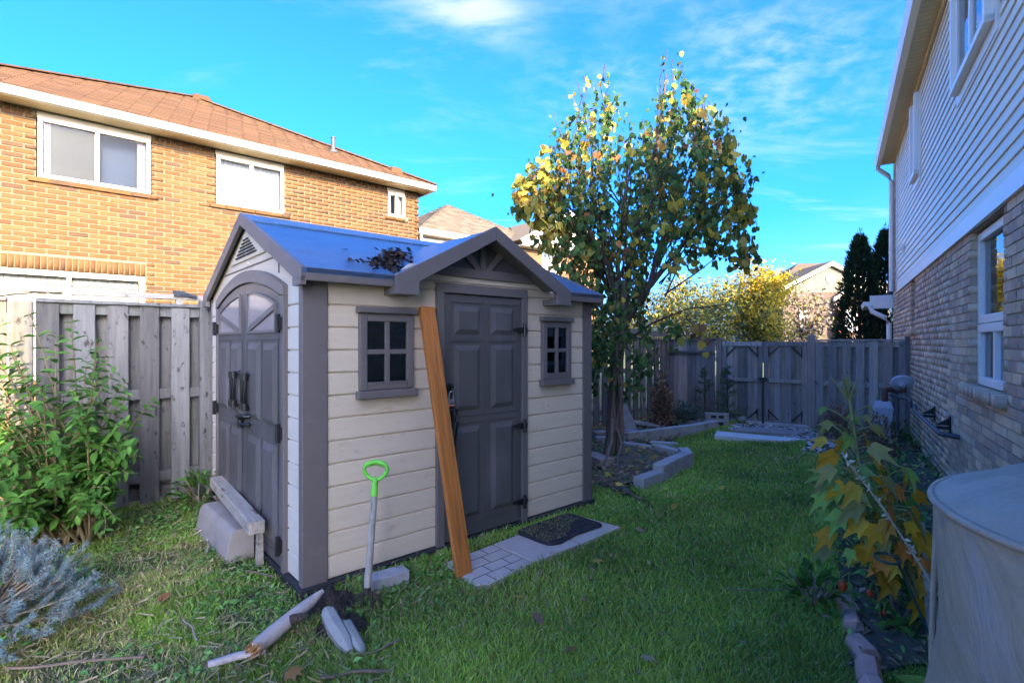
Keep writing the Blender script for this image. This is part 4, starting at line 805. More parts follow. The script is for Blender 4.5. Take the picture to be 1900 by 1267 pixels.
STN = mat('pale_stone', [(.285, .279, .249), (.228, .223, .198)], (8, .12), rough=.85, bump=(20, .5, .01), flecks=((.30, .24, .18), 5, .58, .7, (1, 1, 1)), rand=.05)
for pts, rd, lab in (([(-.985, 2.745, .075), (-.965, 2.715, .075), (-.90, 2.635, .05), (-.82, 2.54, .025), (-.785, 2.50, .005)], [.024, .042, .046, .040, .018], 'wide pale bluish split log leaning on the dug soil'), ([(-.87, 2.68, .05), (-.85, 2.655, .05), (-.79, 2.58, .03), (-.725, 2.50, .015), (-.70, 2.47, .0)], [.016, .030, .032, .027, .012], 'narrower grey split log beside the pale bluish one')):
    b0 = Vector((pts[0][0], pts[0][1], 0)); o = MB().tube([Vector(p)-b0+Vector((random.gauss(0, .004), random.gauss(0, .004), 0)) for p in pts], rd, 7).build('split_log', STN, None, smooth=28, bevel=.004); o.location = b0; tag(o, lab, 'split log')
# dug soil around the fork
def mound(cx_, cy_, rx, ry, h_, seed, name, label):
    r_ = np.random.default_rng(seed); n = 22; X, Y = np.meshgrid(np.linspace(-1, 1, n), np.linspace(-1, 1, n)); rr = np.sqrt(X*X+Y*Y); Z = h_*np.clip(1-rr**1.6, 0, 1)*(1+.5*np.sin(X*7+seed)*np.cos(Y*6))+r_.normal(0, h_*.16, X.shape)*(rr < .95); Z[rr > .97] = -.05
    V = np.stack([cx_+X*rx+r_.normal(0, rx*.02, X.shape), cy_+Y*ry, Z+hgt(cx_+X*rx, cy_+Y*ry)], -1).reshape(-1, 3); i, j = np.meshgrid(np.arange(n-1), np.arange(n-1)); k = (j*n+i).ravel()
    o = np_mesh(name, V, np.stack([k, k+1, k+n+1, k+n], 1), M['soil'], None, True); tag(o, label, 'soil'); o['kind'] = 'stuff'
mound(-1.06, 2.98, .16, .12, .085, 1, 'dug_soil', 'dark dug soil heap at the shed corner'); mound(-.90, 2.74, .14, .10, .07, 2, 'dug_soil', 'loose soil clod in front of the fork')
# patio slabs, rubber mat
def slab(poly, z, h_, m, label, cuts=None):
    t = MB().prism([(x, y, z-h_) for x, y in poly], (0, 0, h_)).build('paving_slab', m, None, bevel=.006); t.location = SHO; t.rotation_euler = (0, 0, SHA); tag(t, label, 'paving slab', 'paving slabs at the shed door'); return t
PC = mat('mauve_paving', [(.487, .398, .347)], (6, .12), rough=.92, bump=(50, .5, .004), flecks=((.23, .195, .185), 3, .52, .7, (1, 1, 1)), rand=.05)
s1 = slab([(.83, -.25), (1.275, -.22), (1.28, -.64), (.87, -.685), (.81, -.62)], .026, .05, PC, 'patterned mauve paving slab under the foot of the leaning plank')
s2 = slab([(1.29, -.22), (1.745, -.19), (1.765, -.635), (1.295, -.64)], .028, .05, PC, 'mauve paving slab under the left edge of the rubber mat')
s3 = slab([(1.76, -.19), (2.225, -.165), (2.28, -.62), (1.78, -.635)], .026, .05, PC, 'mauve paving slab showing beyond the right edge of the rubber mat')
GRV = mat('paving_groove', [(.10, .085, .08)], (9, .2), rough=1, rand=0)
q = MB()
for a, b in (((.83, -.35), (1.27, -.33)), ((.83, -.46), (1.27, -.445)), ((.83, -.57), (1.27, -.55)), ((1.0, -.25), (1.0, -.335)), ((1.15, -.235), (1.15, -.33)), ((.92, -.35), (.92, -.455)), ((1.08, -.345), (1.08, -.45)), ((1.0, -.455), (1.0, -.56)), ((1.17, -.45), (1.17, -.55)), ((.94, -.565), (.94, -.67)), ((1.10, -.56), (1.10, -.655))):
    d_ = Vector((b[0]-a[0], b[1]-a[1], 0)).normalized(); n_ = Vector((-d_.y, d_.x, 0))*.003; A_, B_ = Vector((*a, .0262)), Vector((*b, .0262)); q.hexa([A_-n_, B_-n_, B_+n_, A_+n_, A_-n_+Vector((0, 0, .0012)), B_-n_+Vector((0, 0, .0012)), B_+n_+Vector((0, 0, .0012)), A_+n_+Vector((0, 0, .0012))])
q.build('joint', GRV, s1)
MT = thing('rubber_mat', 'black rubber scallop edged door mat with dry moss on the shed paving', 'door mat', sh(1.86, -.345, .030), SHA+R(2))
poly = []
for i in range(40):
    a = i/40*2*math.pi; x = .315*np.sign(math.cos(a))*abs(math.cos(a))**.22; y = .185*np.sign(math.sin(a))*abs(math.sin(a))**.22; y += (.022*math.sin(x*13+.6) if y < 0 else 0); poly.append((x, y, 0))
MB().prism(poly, (0, 0, .012)).build('base', M['rubber'], MT, bevel=.004)
q = MB()
for i in range(40):
    a, b = Vector(poly[i]), Vector(poly[(i+1) % 40]); q.tube([a*.975+Vector((0, 0, .014)), b*.975+Vector((0, 0, .014))], .008, 6)
q.build('raised_rim', M['rubber'], MT)
ms = []
for x in np.arange(-.285, .29, .034):
    for y in np.arange(-.155, .17, .034): ms.append(TS((x+(.017 if int(round(y/.034)) % 2 else 0), y, .015), (.024, .024, .008), np.array(Matrix.Rotation(R(45), 3, 'Z'))))
V, F = batch(CUBE.v, CUBE.f, ms); o = np_mesh('stud', V, F, M['rubber'], MT); o['kind'] = 'stuff'
ms = []
for i in range(2600):
    x = random.uniform(-.30, .25); y = random.uniform(-.15, .175)
    if y < -.15+.16*math.sin(x*7+.6)*.5+max(0, x)*.45: continue
    ms.append(orient((x, y, .014), up_rand()+Vector((0, 0, .6)), up_rand(), random.uniform(.008, .02)))
V, F = batch(OV3[0], OV3[1], ms); o = np_mesh('moss', V, F, M['moss'], MT); o['kind'] = 'stuff'

# ---------------------------------------------------------------- bed edging blocks, stones, gravel
def block(p, q_, w_, h_, z, label, m=None, name='edging_block', cat='edging block', grp='concrete blocks edging the planting bed'):
    p, q_ = Vector((*p, 0)), Vector((*q_, 0)); d_ = q_-p; o = MB().box(0, d_.length-.006, -w_/2, w_/2, 0, h_).build(name, m or M['concrete'], None, bevel=.008); o.location = (p.x, p.y, z); o.rotation_euler = (0, random.uniform(-.015, .015), math.atan2(d_.y, d_.x)); return tag(o, label, cat, grp)
block((1.30, 5.32), (1.62, 5.62), .13, .13, -.02, 'lowest grey edging block at the near end of the curved bed edge')
block((1.58, 5.58), (1.80, 5.86), .13, .20, -.02, 'tall edging block stepping up behind the lowest near block')
block((1.80, 5.87), (2.14, 6.28), .13, .20, -.02, 'tall edging block just before the bend of the bed edge')
block((2.15, 6.30), (2.20, 6.66), .13, .17, -.02, 'edging block with a small weed growing in it at the outer bend')
block((2.19, 6.68), (1.97, 7.12), .12, .12, -.02, 'edging block turning back towards the fence after the bend')
block((1.96, 7.13), (1.58, 7.42), .11, .09, -.02, 'flat edging block at the back of the round bed, nearest the trunk')
block((1.25, 7.72), (1.70, 7.78), .10, .11, -.02, 'grey block lying low behind the trunk')
block((1.72, 7.80), (2.33, 8.12), .11, .16, -.02, 'first long curb block of the straight bed edge, nearest the trunk')
block((2.34, 8.13), (3.02, 8.58), .11, .17, -.02, 'middle long curb block of the straight bed edge')
block((3.03, 8.59), (3.55, 9.0), .11, .16, -.02, 'far curb block of the straight bed edge, near the slabs')
block((1.28, 8.0), (1.95, 8.15), .18, .09, .03, 'pale flat slab lying across the bed behind the vine trunk', M['pinkconc'], 'stone_slab', 'stone slab', None)
block((2.05, 7.66), (2.42, 7.52), .12, .06, -.02, 'low bluish paver lying inside the corner of the curved edging', None, 'paver', 'paver', None)
block((.98, 6.6), (1.15, 6.2), .2, .10, 0, 'pale concrete chunk in weeds by the shed back corner', M['pinkconc'], 'concrete_chunk', 'concrete chunk', None)
o = MB().box(-.11, .11, -.03, .03, 0, .62).build('leaning_paver', M['concrete'], None, bevel=.01); o.location = (1.97, 8.45, 0); o.rotation_euler = (R(-14), R(-18), R(30)); tag(o, 'dark grey paver leaning on the fence behind the trunk', 'paver')
o = MB().box(-.3, .3, -.07, .07, 0, .05).build('board_end', M['concrete'], None, bevel=.006); o.location = (2.35, 9.0, .05); o.rotation_euler = (0, R(6), R(-18)); tag(o, 'short grey board lying beside the brown dead shrub', 'board')
def hblock(x, y, z, rot, label):
    t = thing('hollow_block', label, 'hollow block', (x, y, z), rot, 'hollow blocks stacked near the gate')
    MB().box(-.2, .2, -.10, .10, 0, .11).build('shell', M['pinkconc'], t, bevel=.006); q = MB()
    for xx in (-.1, .03): q.box(xx, xx+.085, -.103, -.095, .03, .08)
    q.build('core_hole', M['black'], t)
hblock(3.30, 9.15, .0, R(40), 'hollow concrete block nearest the curb, left of the pair'); hblock(3.66, 9.28, .0, R(-15), 'lower hollow concrete block in the stack by the gate'); hblock(3.70, 9.36, .11, R(-15), 'upper hollow concrete block in the stack by the gate')
def flat(poly, h_, m, label, name='stepping_slab', cat='slab'):
    o = MB().prism([(x, y, -.03) for x, y in poly], (0, 0, .03+h_)).build(name, m, None, bevel=.008); return tag(o, label, cat)
flat([(3.15, 8.05), (4.05, 7.60), (4.42, 7.75), (3.35, 8.45)], .055, mat('pale_slab', [(.552, .528, .516)], (5, .12), rough=.9, bump=(30, .4, .005), rand=0), 'long pale slab lying at the end of the lawn before the gate')
flat([(3.65, 8.55), (4.5, 8.15), (4.85, 8.45), (4.0, 8.9)], .05, M['pinkconc'], 'pinkish slab lying behind the long pale slab')
flat([(4.25, 9.6), (5.2, 9.0), (5.35, 9.25), (4.4, 9.85)], .02, M['concrete'], 'grey concrete threshold strip in front of the double gate', 'threshold', 'threshold')
o = MB().lathe([(.0, -.06), (.07, -.04), (.09, .02), (.06, .07), (.0, .09)], 12).build('round_stone', STN, None, smooth=70); o.location = (4.22, 9.5, .07); tag(o, 'round pale stone with a dark spot near the gate bottom', 'stone')
# gravel
def ico():
    import bmesh
    b = bmesh.new(); bmesh.ops.create_icosphere(b, subdivisions=1, radius=.5); v = [tuple(q.co) for q in b.verts]; f = [tuple(x.index for x in q.verts) for q in b.faces]; b.free(); return v, f
IC = ico(); GP = [(3.6, 8.7), (4.0, 9.3), (4.5, 9.4), (5.3, 8.9), (5.6, 8.2), (4.9, 7.2), (4.35, 6.75), (3.9, 7.0), (4.5, 7.8), (4.2, 8.3)]
ms = []
while len(ms) < 900:
    x, y = random.uniform(3.5, 5.8), random.uniform(6.6, 9.5)
    if inpoly(np.array([x]), np.array([y]), GP)[0]:
        s_ = random.uniform(.03, .085); ms.append(TS((x, y, float(hgt(x, y))+.015+random.uniform(0, .02)), (s_, s_*random.uniform(.6, 1), s_*.5), np.array(Matrix.Rotation(random.uniform(0, 6), 3, 'Z'))))
V, F = batch(IC[0], IC[1], ms); o = np_mesh('gravel', V, F, mat('gravel_stone', [(.442, .429, .429), (.286, .273, .273), (.546, .520, .507), (.208, .182, .169), (.364, .312, .273)], (9, .15), rough=.85), None); o['kind'] = 'stuff'
# pink edging bricks at the right
eb = [(1.46, 2.0, 12), (1.53, 2.17, 6), (1.60, 2.32, -8), (1.69, 2.49, 14), (1.80, 2.72, -5), (1.88, 2.88, 9)]
names = ['nearest pink edging brick at the photo bottom', 'second pink edging brick from the near end of the row', 'third pink edging brick, next to the white debris', 'fourth pink edging brick, beside the brown curled leaf', 'fifth pink edging brick, half under green leaves', 'farthest pink edging brick beneath the orange lanterns']
for (x, y, a), lab in zip(eb, names):
    pr = [(-.05, 0), (.05, 0), (.05, .05), (.028, .095), (-.028, .095), (-.05, .05)]
    o = MB().prism([(p, -.075, z) for p, z in pr], (0, .15, 0)).build('edging_brick', M['redpaver'], None, bevel=.006); o.location = (x, y, -.03); o.rotation_euler = (R(random.uniform(-8, 8)), R(random.uniform(-10, 10)), R(-22+a)); tag(o, lab, 'edging brick', 'pink edging bricks along the right bed')

# ---------------------------------------------------------------- grill cover, bucket
GC = thing('grill_cover', 'grey fabric cover over a round grill in the near right corner', 'grill cover', (1.14, .75, 0))
n = 96; prof = []
rr0 = .41
V = []; F = []; zs = [q_*.968 for q_ in np.linspace(0, 1.25, 34)]
for zi, z in enumerate(zs):
    for j in range(n):
        a = 2*math.pi*j/n; f = 1-z/1.21
        r_ = rr0*(1+.035*math.sin(3*a+1.4*z+1)*f+.02*math.sin(7*a-3*z)*f+.030*math.sin(z*11+2*a+1.5*math.sin(3*a))*math.sin(math.pi*z/1.21)+.016*math.sin(z*21-4*a+2*math.sin(2*a+z*5))*math.sin(math.pi*z/1.21))
        V.append((r_*math.cos(a), r_*math.sin(a), z))
for i in range(len(zs)-1):
    for j in range(n): F.append((i*n+j, i*n+(j+1) % n, (i+1)*n+(j+1) % n, (i+1)*n+j))
q = MB(); q.add(V, F); q.build('side_skirt', M['cover'], GC, smooth=80)
V = []; F = []; rs_ = [1., .97, .9, .75, .55, .3, .1]
for i, f in enumerate(rs_):
    for j in range(n):
        a = 2*math.pi*j/n; V.append((rr0*f*math.cos(a), rr0*f*math.sin(a), 1.21+.075*(1-f)**.6+.012*(1-f)*math.sin(4*a+f*6)+.012*math.sin(f*9+2*math.cos(a)*3)*(f < .95)))
for i in range(len(rs_)-1):
    for j in range(n): F.append((i*n+j, i*n+(j+1) % n, (i+1)*n+(j+1) % n, (i+1)*n+j))
F.append(tuple((len(rs_)-1)*n+j for j in range(n))); q = MB(); q.add(V, F); q.build('top_panel', M['cover'], GC, smooth=80)
q = MB().tube([(rr0*1.006*math.cos(2*math.pi*j/64), rr0*1.006*math.sin(2*math.pi*j/64), 1.206) for j in range(65)], .0075, 6); q.build('piping', M['cover'], GC, smooth=80)
for a_ in (2.35, 3.75): MB().tube([(rr0*1.0*math.cos(a_)*(1+.01*math.sin(z*9)), rr0*math.sin(a_)*(1+.01*math.sin(z*9)), z) for z in np.linspace(.02, 1.2, 24)], .006, 6).build('seam', M['cover'], GC, smooth=80)
BK = thing('pale_bucket', 'pale grey bucket rim showing just behind the grill cover', 'bucket', rh(4.35, .30)); MB().lathe([(.12, 0), (.15, .55), (.165, .56), (.165, .59), (.14, .59), (.13, .5)], 24).build('body', M['meter'], BK, smooth=40)

# ---------------------------------------------------------------- vegetation
def leafmat(name, pal, trans=.3, rough=.62, var=.12, rand=.22): return mat(name, pal, (25, var), rough=rough, trans=trans, rand=rand, spec=.16)
G_dark = leafmat('leaf_dark_green', [(.042, .112, .034), (.059, .144, .040), (.036, .092, .031), (.078, .165, .045)])
G_mid = leafmat('leaf_bush_green', [(.058, .172, .030), (.074, .213, .039), (.046, .141, .026), (.096, .238, .043)], .35)
Y_leaf = leafmat('leaf_yellow', [(.52, .40, .055), (.46, .31, .05), (.36, .33, .06), (.50, .36, .10), (.55, .43, .08), (.42, .24, .05)], .4)
O_leaf = leafmat('leaf_olive', [(.188, .237, .056), (.275, .275, .062), (.138, .200, .050), (.325, .263, .075)], .35)
R_leaf = leafmat('leaf_russet', [(.36, .15, .06), (.42, .20, .07), (.28, .12, .06)], .3)
B_leaf = leafmat('leaf_brown', [(.276, .155, .098), (.357, .211, .130), (.211, .122, .081), (.406, .260, .163)], .15, .8)
def leaves(parent, world, many, m, tmpl, ms, limit, key, one='leaf'):
    if ms: pieces(one, many, parent, m, ms, world, limit, tv=tmpl[0], tf=tmpl[1], key=key, smooth=True)
I4 = np.eye(4)
def wob(p, q, n, amp):
    p, q = Vector(p), Vector(q); out = []
    ph = [random.uniform(0, 6.28) for _ in range(4)]
    for i in range(n+1):
        t = i/n; b = p.lerp(q, t); e = math.sin(math.pi*t); out.append(b+Vector((math.sin(t*5+ph[0]), math.sin(t*4+ph[1]), .5*math.sin(t*6+ph[2])))*amp*e)
    return out

# big tree hung with vine -------------------------------------------------
TB = Vector((1.36, 6.85, 0)); VT = thing('vine_tree', 'tall tree draped in green and yellow vine leaves behind the shed', 'tree', TB); WT = np.array(Matrix.Translation(TB))
tk = MB(); tk.tube([(-.04, 0, -.1), (-.02, 0, .3), (0, .02, .8), (.04, 0, 1.3), (.10, 0, 1.7), (.13, 0, 1.85)], [.11, .095, .085, .08, .08, .07], 12); tk.build('trunk', M['bark'], VT, smooth=60)
limbs = [([(.06, 0, 1.45), (.05, .1, 2.1), (-.10, .15, 2.8), (-.30, .1, 3.6), (-.25, .05, 4.4)], .055), ([(.11, 0, 1.7), (.42, -.05, 2.2), (.85, -.1, 2.75), (1.25, 0, 3.2), (1.6, .05, 3.5)], .05),
         ([(.12, .02, 1.75), (.20, .1, 2.4), (.35, .2, 3.1), (.55, .1, 3.9), (.65, 0, 4.7), (.68, 0, 5.05)], .055), ([(.05, 0, 1.9), (-.1, -.1, 2.5), (-.45, -.15, 3.1), (-.9, -.1, 3.5)], .04),
         ([(.12, 0, 1.8), (.05, .05, 2.5), (.12, .0, 3.3), (.2, -.1, 4.2)], .042), ([(.45, -.05, 2.25), (.62, .1, 2.8), (.95, .1, 3.5), (1.15, .0, 4.1)], .035), ([(.14, 0, 1.5), (.5, .05, 1.75), (1.0, .1, 1.95), (1.5, 0, 2.0)], .022)]
for p, r_ in limbs: MB().tube(p, [r_*(1-.8*i/(len(p)-1)) for i in range(len(p))], 8).build('limb', M['bark'], VT, smooth=60)
vn = MB()
for i in range(9):
    a = random.uniform(-.1, .12); vn.tube([(a-.05+random.uniform(-.05, .05), -.12-random.random()*.06, -.0)]+[(a*.5+.03*math.sin(z*4+i)+.06*z*.5, -.10-.02*math.sin(z*3+i), z) for z in (.35, .75, 1.15, 1.55, 1.95, 2.3)], .011+.006*random.random(), 6)
vn.tube([(-.05, -.12, .5), (-.10, -.3, .25), (-.22, -.62, .1), (-.30, -1.0, .05)], [.02, .02, .018, .012], 6).tube([(0, -.1, .4), (.02, -.35, .22), (-.10, -.7, .12), (-.16, -.95, .03)], [.018, .016, .014, .01], 6)
vn.build('vine_stem', mat('vine_stem', [(.17, .13, .105)], (9, .3), (4, 4, 1), .9, rand=.1), VT, smooth=60)
def crown_top(x):      # height of the outline above the ground at a horizontal offset from the trunk
    k = [(-1.28, 3.75), (-1.1, 4.05), (-.8, 4.2), (-.5, 4.75), (-.15, 5.0), (.05, 4.75), (.22, 4.35), (.42, 4.55), (.62, 5.2), (.80, 5.15), (1.0, 4.75), (1.3, 4.55), (1.55, 4.25), (1.68, 3.6), (1.72, 3.0)]
    return float(np.interp(x, [a for a, b in k], [b for a, b in k]))
def crown_bot(x):
    k = [(-1.28, 3.45), (-1.0, 3.1), (-.8, 2.7), (-.62, 2.2), (-.4, 1.3), (.1, 1.3), (.35, 1.9), (.6, 2.6), (.9, 3.0), (1.1, 2.5), (1.3, 2.8), (1.6, 2.4), (1.72, 2.6)]
    return float(np.interp(x, [a for a, b in k], [b for a, b in k]))
lv = {'dark': [], 'olive': [], 'yellow': [], 'russet': []}; strands = MB()
def put(p, kind, s_, drop=1.):
    d = Vector((random.gauss(0, .6), random.gauss(-.15, .6), -drop)); up = Vector((random.gauss(0, .8), -.8+random.gauss(0, .6), .45+random.gauss(0, .5)))
    lv[kind].append(orient(p, d, up, s_*(.92 if kind == 'dark' else .93)))
for i in range(390):
    x = random.choice([random.uniform(-1.28, 1.72), random.gauss(-.3, .45), random.gauss(.85, .5)]); x = max(-1.28, min(1.72, x)); dep = .95*math.sqrt(max(.05, 1-((x-.2)/1.55)**2)); y = random.uniform(-dep, dep)
    zt, zb = crown_top(x), crown_bot(x); edge = abs(y)/max(dep, .1); zt -= .75*edge*edge*random.uniform(.6, 1); z = zb+(zt-zb)*(random.random()**.75); ln = min(random.uniform(.3, .95), z-zb+.1)
    n = max(3, int(ln/.055)); bx, by = x, y; path = []
    for k in range(n):
        t = k/n; zz_ = z-ln*t; bx += random.gauss(0, .018)+.012*np.sign(x-.2)*(1-t); by += random.gauss(0, .018); p = Vector((bx, by, zz_)); path.append(p)
        outer = max(abs(x-.2)/1.5, (z-1.2)/4.2*.75); ry = random.random(); left = x < -.75
        py_ = (.10+.16*outer**2+(.62 if left else 0)+(.20 if x > 1.15 else 0)+(.16 if .3 < x < 1.5 and 2.1 < zz_ < 3.3 else 0))
        if ry < py_*.62: kind = 'yellow'; s_ = random.uniform(.07, .135)
        elif ry < py_: kind = 'olive'; s_ = random.uniform(.07, .12)
        elif ry < py_+.022: kind = 'russet'; s_ = random.uniform(.06, .11)
        else: kind = 'dark'; s_ = random.choice([random.uniform(.04, .075), random.uniform(.06, .105)])
        for _ in range(random.choice((1, 2, 2))): put(p+Vector((random.gauss(0, .03), random.gauss(0, .03), random.gauss(0, .03))), kind, s_)
    if len(path) > 2: strands.tube(path, .0045, 3, False)
for i in range(60):
    x = random.uniform(-.95, 1.5); p0 = Vector((.15+x*.35, random.uniform(-.3, .3), random.uniform(1.9, 3.2))); p1 = Vector((x, random.uniform(-.6, .6), min(crown_top(x)-.1, p0.z+random.uniform(.5, 1.7)))); strands.tube(wob(p0, p1, 6, .06), [.012, .011, .010, .009, .007, .006, .004], 4, False)
for x, z in ((-.52, 4.9), (-.15, 5.12), (.68, 5.35), (.8, 5.3), (1.3, 4.7), (-.8, 4.5), (-.42, 5.0), (1.15, 4.75)):
    strands.tube(wob((x*.9, 0, z-.6), (x, random.uniform(-.2, .2), z), 5, .05), .006, 4, False)
    for k in range(9): put(Vector((x+random.gauss(0, .05), random.gauss(0, .08), z-random.random()*.5)), random.choice(['dark', 'yellow', 'olive', 'yellow']), random.uniform(.04, .09))
strands.build('vine_strand', mat('vine_twig', [(.075, .055, .042)], (9, .25), rough=.95, rand=0, spec=.1), VT, kind='stuff')
for i in range(150):                                       # leaves close round the trunk
    z = random.uniform(.75, 2.1); put(Vector((random.gauss(.05-.12*(z > 1.0), .16), random.gauss(-.12, .12), z)), 'dark' if random.random() < .9 else 'yellow', random.uniform(.06, .11))
for cx_, cz_, n in ((-.30, 1.35, 60), (.36, 1.25, 34), (.75, 1.62, 26), (-.35, .95, 26), (.28, 1.0, 14)):
    for i in range(n): put(Vector((cx_+random.gauss(0, .09), -.15+random.gauss(0, .12), cz_+random.gauss(0, .11))), 'dark', random.uniform(.07, .125), .7)
for i in range(620):
    z = random.uniform(1.15, 3.3); put(Vector((random.gauss(-.28-.10*(z > 2), .26+.05*(z-1.2)), random.gauss(-.1, .3), z)), 'dark' if random.random() < .87 else random.choice(['yellow', 'olive', 'russet']), random.choice([random.uniform(.045, .08), random.uniform(.07, .115)]))
for i in range(520):
    x = random.uniform(-.9, 1.55); z = random.uniform(2.6, max(2.8, crown_top(x)-.2)); put(Vector((x, random.gauss(0, .4), z)), 'dark' if random.random() < .86 else random.choice(['yellow', 'olive']), random.uniform(.035, .075))
for i in range(16): put(Vector((1.0+random.gauss(0, .10), -.25+random.gauss(0, .08), 1.62+random.gauss(0, .10))), random.choice(['yellow', 'yellow', 'russet']), random.uniform(.08, .14))
CORD = ovate(.78, .16, .30, (-.08, .10, .38, .72, 1), (.30, .92, .95, .45, 0)); nv = len(lv['dark'])//3; leaves(VT, WT, 'foliage', G_dark, VINE_LEAF, lv['dark'][:nv], 60, 'vine'); leaves(VT, WT, 'foliage', G_dark, CORD, lv['dark'][nv:], 90, 'cord'); leaves(VT, WT, 'foliage', O_leaf, VINE_LEAF, lv['olive'], 50, 'vine'); leaves(VT, WT, 'foliage', Y_leaf, VINE_LEAF, lv['yellow'], 100, 'vine'); leaves(VT, WT, 'foliage', R_leaf, VINE_LEAF, lv['russet'], 20, 'vine')

# leafy bush before the left fence ---------------------------------------------
BB = Vector((-3.35, 3.92, 0)); BU = thing('leafy_bush', 'bright green leafy bush of arching shoots before the left fence', 'bush', BB); WB = np.array(Matrix.Translation(BB)); st = MB(); lf = []; ly = []
def shoot(base, tip, n, sag, size, lst, stm, r0=.008, pairs=True, keep=.22, ylo=None):
    b, t = Vector(base), Vector(tip); path = [b.lerp(t, i/n)+Vector((0, 0, sag*math.sin(math.pi*i/n))) for i in range(n+1)]; stm.tube(path, [r0*(1-.75*i/n) for i in range(n+1)], 5, False); ax = random.uniform(0, 3.14)
    for i in range(int(n*keep), n+1):
        d = (path[min(i+1, n)]-path[i-1 if i else 0]).normalized(); a = ax+(i % 2)*1.57
        u = d.cross(Vector((0, 0, 1))); u = u.normalized() if u.length > .01 else Vector((1, 0, 0)); v = d.cross(u); s_ = size*random.uniform(.65, 1.15)*(1 if i < n-1 else .7)
        for sg in ((1, -1) if pairs else (random.choice((1, -1)),)):
            o_ = (u*math.cos(a)+v*math.sin(a))*sg; ld = o_*.9+d*.45+Vector((0, 0, -.15+random.gauss(0, .15))); up = Vector((random.gauss(0, .3), random.gauss(-.2, .3), 1)); (ylo if ylo is not None and random.random() < .25 else lst).append(orient(path[i], ld, up, (s_, s_, s_)))
tips = [(-0.42, -0.1, 1.62), (-0.3, 0.0, 1.706), (0.05, -0.05, 1.642), (0.28, -0.1, 1.512), (0.407, -0.1, 1.274), (0.533, -0.15, 0.92), (0.577, -0.25, 0.72), (0.555, -0.3, 0.55), (-0.6, -0.2, 1.35), (-0.1, -0.35, 1.404), (0.2, -0.45, 1.188), (0.311, -0.5, 0.85), (0.37, -0.55, 0.6), (0.1, -0.65, 0.8), (-0.25, -0.6, 1.0), (-0.45, -0.5, 0.9), (-0.2, -0.8, 0.55), (0.15, -0.8, 0.45), (0.296, -0.7, 0.35), (-0.5, -0.7, 0.5), (0.459, -0.4, 0.45), (0.0, -0.3, 1.242), (0.3, -0.2, 1.0), (-0.3, -0.3, 1.404), (-0.62, -0.35, 0.8), (-0.02, -0.75, 0.3), (0.37, -0.3, 1.0), (0.25, 0.05, 1.382), (0.459, -0.05, 0.78), (-0.15, 0.05, 1.534), (-0.7, 0.1, 1.512), (-0.9, -0.1, 1.296), (-0.85, 0.2, 0.9)]
for i, t in enumerate(tips+[(a+random.gauss(0, .16), b+random.gauss(0, .16), c*random.uniform(.55, .92)) for a, b, c in tips+tips]):
    shoot((random.gauss(0, .10), random.gauss(0, .10), .02), t, 15,   .10+.12*random.random(), .098, lf, st, .011)
for i in range(7): st.tube(wob((random.gauss(0, .1), random.gauss(-.05, .08), -.03), (random.gauss(0, .3), random.gauss(-.1, .2), random.uniform(.4, .8)), 5, .03), [.02, .018, .015, .012, .01, .008], 6)
st.build('stem', mat('bush_stem', [(.16, .12, .06)], (8, .2), rough=.8), BU); leaves(BU, WB, 'foliage', G_mid, OV5, lf, 300, 'ovate')

# blue spruce ----------------------------------------------------------------
SP = Vector((-2.62, 2.62, 0)); SPR = thing('blue_spruce', 'small blue spruce with frosted needles in the lower left corner', 'spruce', SP); need = mat('blue_needle', [(.137, .233, .258), (.168, .276, .304), (.109, .194, .218), (.193, .300, .324)], (20, .15), rough=.6, rand=.2); stm = MB(); nm = []
def needles(path, ln, cnt, r0):
    stm.tube(path, [r0*(1-.6*i/(len(path)-1)) for i in range(len(path))], 5, False)
    for k in range(cnt):
        t = random.random()*(len(path)-1); i = min(int(t), len(path)-2); p = path[i].lerp(path[i+1], t-i); d = (path[i+1]-path[i]).normalized(); a = random.uniform(0, 6.28); u = d.cross(Vector((.3, .2, .9))).normalized(); v = d.cross(u)
        nd_ = (u*math.cos(a)+v*math.sin(a))*1.0+d*.45+Vector((0, 0, .15)); nm.append(orient(p, nd_, up_rand(), (ln*.11, ln*random.uniform(.75, 1.1), 1)))
needles(wob((-.02, 0, .30), (.0, .0, .60), 5, .004), .030, 420, .009); stm.tube([(0, 0, -.05), (-.02, 0, .3)], [.02, .014], 6)
for i in range(250):
    el = math.asin(random.uniform(-.05, .97)); a = random.uniform(0, 6.28); rr = random.uniform(.55, 1.); d = Vector((math.cos(a)*math.cos(el), math.sin(a)*math.cos(el), math.sin(el))); k = 1-.35*math.sin(el); p = Vector((d.x*.40*rr*k, d.y*.40*rr*k, .04+d.z*.42*rr)); sd = (d*.8+Vector((random.gauss(0, .3), random.gauss(0, .3), .35+random.gauss(0, .15)))).normalized(); ln = random.uniform(.09, .17); (stm.tube([(0, 0, max(.02, p.z*.55)), p], [.006, .004], 4, False) if i % 4 == 0 else None); needles(wob(p, p+sd*ln, 4, .004), .024, 190, .004)
stm.build('branch', M['twig'], SPR); V, F = batch([(-.5, 0, 0), (.5, 0, 0), (.28, .75, 0), (0, 1, 0)], [(0, 1, 2), (0, 2, 3)], nm); o = np_mesh('needles', V, F, need, SPR); o['kind'] = 'stuff'

